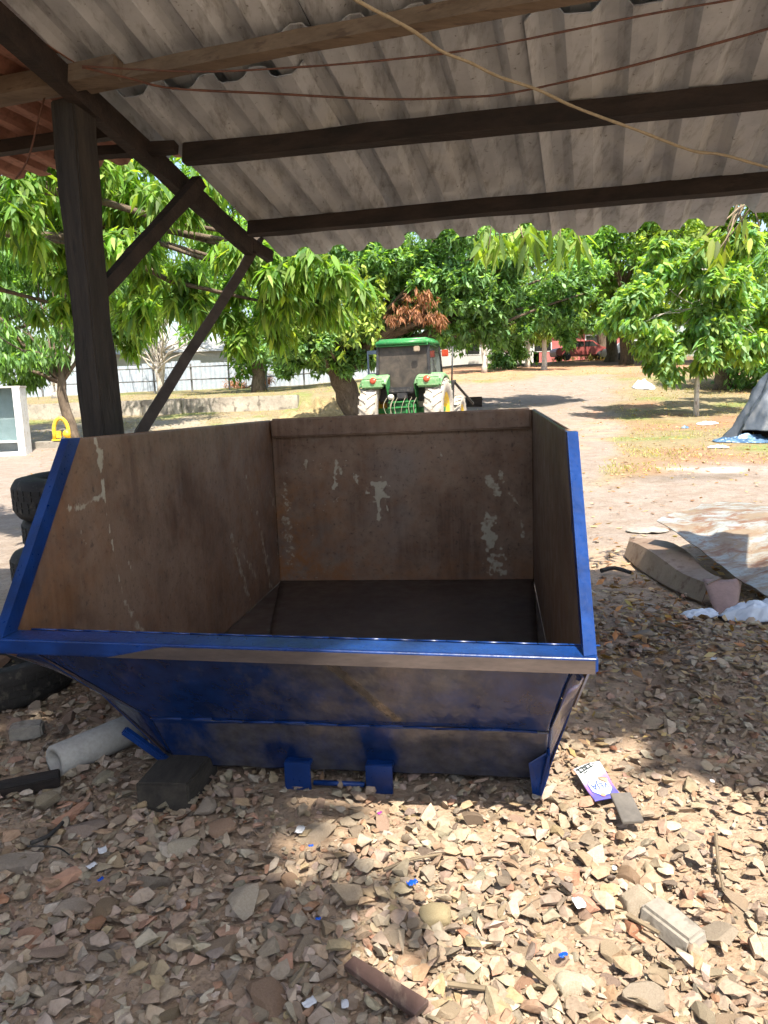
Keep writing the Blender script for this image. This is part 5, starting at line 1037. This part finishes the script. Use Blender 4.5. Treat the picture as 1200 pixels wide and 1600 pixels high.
# --- near mango tree: trunk out of frame at left, long drooping leaves beyond the eave
bx, by = -6.9, 8.6
blobs = [blob(330, 330, 8.2, 1.1, 1.0, .9, 210), blob(470, 400, 8.0, .75, .9, .62, 210), blob(420, 480, 8.4, .75, .8, .55, 150), blob(250, 380, 8.6, .9, 1.0, .9, 170), blob(520, 440, 8.8, .6, .7, .5, 120), blob(70, 320, 8.0, 1.5, 1.1, .55, 230), blob(-150, 250, 8.4, 2.2, 1.6, 1.4, 260), blob(300, 200, 9.5, 2.2, 1.4, 1.0, 200), blob(30, 400, 9.3, .9, .8, .8, 110), blob(180, 440, 10.5, .8, .8, .9, 90), blob(210, 520, 11, .5, .5, .35, 30)]
tree('mango_tree', 'mango tree with long drooping bright leaves hanging behind the left braces', (bx, by, gz(bx, by)), 4.6, blobs, .26, (.185, .047), 11, np.concatenate([BRIGHT, GREENS]), 101, limbs=16, gravity=.62, droop=.45, spread=.78, fine=True, lean=(.7, .1), jitter=.05, along=.16)
# hanging sprays in front of the eave, top middle and top right
def spray(name, label, px, py, y, n, length, seed, cols, leaf=(.20, .052)):
    rg = np.random.default_rng(seed); e = empty(name, at_y(px, py - 90, y), 0, label, 'branch'); a = at_y(px, py - 90, y); mb = MB(); cs = []; ds = []
    for k in range(n):
        b = at_y(px + rg.uniform(-1, 1) * length[0], py + rg.uniform(-.9, .5) * length[1], y + rg.uniform(-.3, .3)); limb(mb, a + Vector((rg.uniform(-.2, .2), 0, 0)), b, .010, .004, rg, 5, .1, 5); cs.append(tuple(b)); ds.append((rg.uniform(-.5, .5), rg.uniform(-.5, .5), -.7))
    put(mb.build('twig', M_TWIG, None, True, fix=False), e); W_ = whorls(np.array(cs), nrm(np.array(ds)), 7, rg, leaf[0], leaf[1], .35, .72, cols, .6, .05, .12); put(link_mesh('leaves', leaves_mesh('leaves', *W_, True), M_LEAF), e)
    return e
spray('mango_branch', 'leafy mango spray hanging below the roof eave at the centre', 775, 382, 6.6, 8, (60, 24), 5, BRIGHT)
spray('mango_branch', 'small leafy spray hanging below the eave right of the centre', 868, 378, 6.6, 5, (40, 14), 6, BRIGHT)
spray('hanging_twig', 'yellow green leafy twig hanging below the eave at the right edge', 1150, 395, 5.6, 6, (58, 28), 8, BRIGHT * np.array([.95, .85, .6]), (.13, .045))
# --- left mid tree with slim trunk
p = on_ground(118, 694); gy0 = p.y
blobs = [blob(50, 470, p.y, 2.3, 1.8, 1.9, 520), blob(120, 430, p.y + 1, 1.6, 1.6, 1.2, 260), blob(20, 560, p.y - .5, 1.2, 1.2, .7, 200), blob(150, 470, p.y + 2, 1.6, 1.5, 1.2, 180), blob(0, 390, p.y + 2, 2.5, 1.6, 1.2, 200)]
tree('yard_tree', 'slim trunked tree with dense dull green drooping leaves at the left', tuple(p), 2.6, blobs, .17, (.30, .085), 9, np.concatenate([GREENS, DARKG]), 103, limbs=22, gravity=.7, droop=.4, lean=(-.25, 0), jitter=.15)
# big bright feathery crown farther left, behind
p = on_ground(70, 648); blobs = [blob(40, 350, 27, 4, 2, 2.4, 420), blob(190, 440, 28, 1.7, 1.5, 1.6, 230), blob(215, 330, 29, 3, 2, 2.4, 300), blob(-60, 450, 27, 3, 2, 3, 200)]
tree('bamboo_like_tree', 'bright feathery green tree behind the dark post', (-14.5, 28, gz(-14.5, 28)), 4.5, blobs, .22, (.55, .075), 9, BRIGHT * np.array([1.0, 1.15, .9]), 104, gravity=.9, droop=.5, limbs=20, jitter=.3)
# white forked trunk under the left tree and a pale bare tree
p = on_ground(232, 618)
def bare(name, label, base, h, seed, spread, n, r, bark):
    rg = np.random.default_rng(seed); e = empty(name, base, 0, label, 'tree'); mb = MB(); b = Vector(base)
    for s in range(2):
        top = b + Vector((rg.uniform(-.2, .5), rg.uniform(-.3, .3), h * rg.uniform(.4, .6))); pts = limb(mb, b + Vector((.15 * s, 0, -.1)), top, r, r * .55, rg, 6, .08, 8)
        for k in range(n):
            st = pts[int(rg.integers(2, 7))]; d = Vector((rg.normal(0, spread), rg.normal(0, spread), rg.uniform(.3, 1) * h * .55)); q = limb(mb, st, st + d, r * .32, r * .1, rg, 5, .2, 5)
            for m in range(4): limb(mb, q[int(rg.integers(2, 6))], q[-1] + Vector(rg.normal(0, spread * .55, 3)), r * .12, r * .04, rg, 4, .25, 4)
    put(mb.build('trunk', bark, None, True, fix=False), e); return e
bare('bare_tree', 'pale leafless tree with forked white trunk in front of the fence', tuple(on_ground(250, 616)), 6.5, 4, 1.7, 18, .22, M_PALEBARK)
bare('forked_tree', 'whitish forked trunk under the left tree before the fence', tuple(on_ground(85, 622)), 3.5, 9, .7, 4, .2, M_PALEBARK)
# dry brown shrub by the fence
p = on_ground(385, 606); rg = np.random.default_rng(3); e = empty('dry_shrub', tuple(p), 0, 'reddish brown dead shrub beside the rail fence', 'shrub'); cp, dd = crown_points([((p.x, p.y, p.z + .5), (1.6, .8, .8), 120)], rg); W_ = whorls(cp, dd, 7, rg, .35, .06, .2, .8, np.array([[.30, .13, .07], [.24, .12, .07], [.36, .19, .10]]), .2, .2); put(link_mesh('leaves', leaves_mesh('leaves', *W_, False), M_DEAD), e)
mb = MB()
for k in range(14): limb(mb, p, Vector(cp[k]), .03, .01, rg, 4, .1, 5)
put(mb.build('stem', M_TWIG, None), e)
# --- big dark tree behind the tractor
p = on_ground(592, 610); p = Vector((-.45, 25.5, gz(-.45, 25.5))); Y = 25.0
blobs = [blob(560, 440, Y, 2.6, 2.2, 1.7, 620), blob(700, 440, Y, 2.4, 2.2, 1.6, 620), blob(820, 430, Y + 1, 2.2, 2, 1.6, 520), blob(640, 370, Y, 3.5, 2.4, 1.6, 520), blob(500, 530, Y - .5, 1.7, 1.6, 1.0, 330), blob(440, 560, Y - .5, .9, .9, .55, 130), blob(770, 500, Y + 1, 1.5, 1.4, .9, 260), blob(890, 470, Y + 2, 1.6, 1.5, 1.3, 280), blob(600, 520, Y + 1.5, 2.0, 1.2, .9, 220)]
rg = np.random.default_rng(2); ex = []; ed = []
for k in range(26):       # hanging vine strings at the left of the crown
    a = at_y(rg.uniform(455, 600), rg.uniform(410, 470), 23.0)
    for m in range(int(rg.integers(6, 13))): ex.append((a.x + rg.normal(0, .05), a.y + rg.normal(0, .05), a.z - m * .17)); ed.append((rg.normal(0, .3), -.3, -.6))
bt, _ = tree('shade_tree', 'big dark leafy tree with leaning trunk directly behind the tractor', tuple(p), 2.2, blobs, .42, (.23, .105), 18, np.concatenate([BLUEG, DARKG]), 105, limbs=40, gravity=.15, droop=.2, lean=(-1.0, -.2), spread=.85, shell=.55, jitter=.12)
W_ = whorls(np.array(ex), nrm(np.array(ed)), 5, rg, .20, .11, .3, .8, BRIGHT * np.array([1.3, 1.15, 1.0]), .5, .08); put(link_mesh('hanging_vines', leaves_mesh('hanging_vines', *W_, False), M_LEAFFAR), bt)
cp, dd = crown_points([blob(650, 480, 22.9, .75, .4, .36, 50), blob(680, 496, 22.8, .45, .3, .2, 26), blob(615, 494, 22.9, .28, .2, .12, 12), blob(652, 462, 22.9, .4, .3, .2, 18)], rg, .3, 3, .3); W_ = whorls(cp, dd, 7, rg, .20, .05, .3, .75, np.array([[.26, .12, .065], [.22, .10, .05], [.31, .16, .09], [.18, .09, .055]]), 1.0, .08); o = put(link_mesh('dead_leaves', leaves_mesh('dead_leaves', *W_, False), M_DEAD), bt); o['label'] = 'cluster of dead rust brown leaves hanging over the tractor cab'
# --- right slim tree with large bright leaves
p = on_ground(1087, 650); Y = p.y; s = Y / 19.0
blobs = [blob(1060, 470, Y, 1.45 * s, 1.3 * s, 1.1 * s, 300), blob(1150, 500, Y, 1.1 * s, 1.2 * s, .9 * s, 190), blob(1010, 500, Y - .3, .75 * s, .9 * s, .85 * s, 120), blob(1085, 400, Y, 1.2 * s, 1.1 * s, .7 * s, 150), blob(1060, 556, Y, 1.0 * s, 1.0 * s, .38 * s, 110), blob(1190, 420, Y + 1, 1.2 * s, 1.2 * s, 1.0 * s, 150)]
tree('slim_tree', 'slim pale trunked tree with large bright green leaves at the right', tuple(p), (650 - 430) / F * Y, blobs, .055 * s, (.23 * s, .10 * s), 13, np.concatenate([BRIGHT * 1.1, BLUEG]), 106, bark=M_PALEBARK, limbs=26, gravity=.55, droop=.35, lean=(.02, 0), jitter=.16, spread=.7, fine=True)
# --- young trees along the far edge of the path
for i, (px, py, top, rx, lab, cols) in enumerate([(757, 582, 505, 1.5, 'young tree with whitish trunk nearest the tractor on the far path edge', BRIGHT), (824, 574, 500, 1.5, 'young tree with tan trunk in the middle of the far path edge', BRIGHT), (851, 578, 490, 1.9, 'young tree with thin white trunk right in the far row', BRIGHT), (941, 556, 470, 2.4, 'darker tree with thick short trunk at the end of the far row', DARKG)]):
    p = on_ground(px, py); q = Vector((p.x, p.y, p.z)); hh = (py - top) / F * p.y
    blobs = [((p.x, p.y, p.z + hh * 1.05), (rx, rx, hh * .42), 170), ((p.x + .6, p.y, p.z + hh * .8), (rx * .7, rx, hh * .25), 70), ((p.x - .5, p.y, p.z + hh * 1.3), (rx * .8, rx, hh * .35), 80)]
    tree('young_tree', lab, tuple(p), hh * .9, blobs, .14 if i < 3 else .42, (.30, .12), 13, cols, 120 + i, bark=M_PALEBARK if i < 3 else M_BARK, limbs=10, gravity=.4, jitter=.3, group='young trees along the far path')
p = on_ground(792, 576); tree('dense_bush', 'dense dark green bush between the young trees', tuple(p), 1.0, [((p.x, p.y, p.z + 1.3), (1.1, 1.1, 1.5), 330)], .08, (.3, .12), 9, DARKG * 1.1, 130, limbs=8, gravity=.3, jitter=.15)
# --- trees of the wood behind, one by one
wood = [(430, 470, 44, 5.5, 4.0, GREENS, 'pale green tree behind the bare tree, left of the big dark tree'), (330, 380, 58, 7, 6, GREENS, 'tall tree behind the fence at left'), (140, 420, 62, 7, 6, BRIGHT, 'tall bright tree far behind the post'), (640, 450, 60, 8, 6.5, DARKG, 'tall dark tree far behind the tractor'), (800, 430, 56, 6.5, 6.5, GREENS, 'tall green tree behind the young trees'), (920, 430, 52, 6, 6.0, BRIGHT, 'bright tall tree behind the slim tree, left side'), (1010, 400, 48, 5.5, 5.5, GREENS, 'green tree behind the slim tree'), (1130, 400, 46, 6, 6.0, BRIGHT, 'bright leafy tree behind the slim tree at right'), (1240, 450, 40, 4.5, 5.0, GREENS, 'leafy tree at the right edge behind the tarpaulin heap'), (-60, 480, 60, 7, 6, GREENS, 'tree at the far left behind the cabinet'), (1180, 540, 30, 2.4, 1.8, BLUEG, 'low bushy tree behind the tarpaulin heap')]
for i, (px, py, y, rx, rz, cols, lab) in enumerate(wood):
    c = at_y(px, py, y); g = gz(c.x, y); blobs = [((c.x, y, c.z), (rx, rx * .7, rz), 300), ((c.x + rx * .4, y - 1, c.z + rz * .4), (rx * .6, rx * .5, rz * .5), 130), ((c.x - rx * .45, y - 1, c.z - rz * .2), (rx * .6, rx * .5, rz * .55), 130), ((c.x, y + 1, c.z + rz * .8), (rx * .8, rx * .5, rz * .6), 130)]
    tree('wood_tree', lab, (c.x + (1.5 if i % 2 else -1.2), y, g), max(c.z - g - rz * .3, 1.5), blobs, .24 + .02 * rx, (.42 if y > 38 else .28, .18 if y > 38 else .12), 16, cols, 200 + i, limbs=16, gravity=.35, droop=.25, jitter=.45, group='trees of the wood behind the path', shell=.35)
# --- trees behind the photographer, whose crowns shade the foreground
def shade(name, label, base, blobs, seed):
    tree(name, label, base, 6.8, blobs, .28, (.34, .15), 10, GREENS, seed, limbs=20, gravity=.3, jitter=.16, spread=.9, shell=.3)
shade('shade_tree', 'leafy tree behind the photographer shading the left foreground', (-2.6, -5.0, 0), [((-.80, -2.6, 9.0), (1.9, 2.6, .8), 1000), ((-2.9, -1.8, 9.0), (1.9, 2.0, .9), 500), ((-2.0, -5.0, 9.2), (2.2, 1.6, .9), 400)], 301)
shade('shade_tree', 'leafy tree right of the photographer shading the right side', (6.0, -2.6, 0), [((4.15, -1.3, 9.0), (1.6, 1.4, .8), 700), ((6.0, -1.7, 9.2), (2.0, 2.2, 1.0), 500)], 302)
# ================================================================== GRASS AND LITTER
rg = np.random.default_rng(44); n = 2600
def scatter(n, f, yr, ar):
    out = []
    while sum(map(len, out)) < n:
        y = yr[0] + (yr[1] - yr[0]) * rg.random(n) ** 1.6; a = rg.uniform(ar[0], ar[1], n); x = a * y; k = rg.random(n) < f(x, y); out.append(np.stack([x[k], y[k], ground_z(x[k], y[k])], -1))
    return np.concatenate(out)[:n]
offp = lambda x, y: np.clip(1 - zones(x, y)[0] * 1.15, 0, 1)
c = scatter(2400, lambda x, y: offp(x, y) * sstep(.42, .6, fbm(x * .7, y * .7, 81)), (12, 46), (-.5, .62)); W_ = whorls(c, np.tile([0, 0, 1.0], (len(c), 1)), 8, rg, .11, .014, .5, .45, np.array([[.34, .29, .13], [.42, .36, .19], [.22, .25, .08], [.30, .27, .12]]), -.2, .10)
tag(link_mesh('dry_grass', leaves_mesh('dry_grass', *W_, False), M_LEAFFAR), 'short dry grass tufts on the banks beside the path', kind='stuff')
c = scatter(4200, lambda x, y: .3 + .7 * np.clip(offp(x, y) * 1.2 - .2, 0, 1), (4.2, 40), (-.45, .62)); W_ = whorls(c + np.array([0, 0, .015]), np.tile([0, 0, .12], (len(c), 1)), 2, rg, .095, .038, .1, .97, np.array([[.24, .13, .07], [.33, .20, .11], [.38, .28, .17], [.18, .10, .06], [.45, .36, .24], [.42, .20, .10]]), 0, .25)
W_[1][:, 2] *= .15; W_[0][:, 2] = ground_z(W_[0][:, 0], W_[0][:, 1]) + .02
tag(link_mesh('leaf_litter', leaves_mesh('leaf_litter', *W_, False), M_DEAD), 'brown fallen leaves scattered over yard, bank and path', kind='stuff')
c = scatter(900, lambda x, y: np.clip(density(x, y) + .3, 0, 1) * (y > 3.0), (2.2, 7.5), (-.2, .55)); W_ = whorls(c, np.tile([0, 0, .1], (len(c), 1)), 1, rg, .055, .020, .1, .97, np.array([[.32, .24, .15], [.26, .17, .11], [.36, .27, .16], [.20, .14, .09], [.40, .30, .14]]), 0, .1)
W_[1][:, 2] *= .25; W_[0][:, 2] = ground_z(W_[0][:, 0], W_[0][:, 1]) + .03
tag(link_mesh('dry_leaves', leaves_mesh('dry_leaves', *W_, False), M_DEAD), 'small dry leaves and chips on the shaded soil right of the skip', kind='stuff')
p = on_ground(905, 560); c = np.stack([rg.normal(p.x + 3.0, 2.2, 260), rg.normal(p.y - 1, 1.0, 260)], -1); c = np.concatenate([c, ground_z(c[:, 0], c[:, 1])[:, None]], 1); W_ = whorls(c, np.tile([0, 0, 1.0], (len(c), 1)), 9, rg, .8, .05, .5, .35, np.array([[.40, .36, .18], [.30, .30, .12], [.46, .42, .25]]), -.4, .2)
tag(link_mesh('tall_grass', leaves_mesh('tall_grass', *W_, False), M_LEAFFAR), 'tall pale dry grass at the bend of the path', kind='stuff')
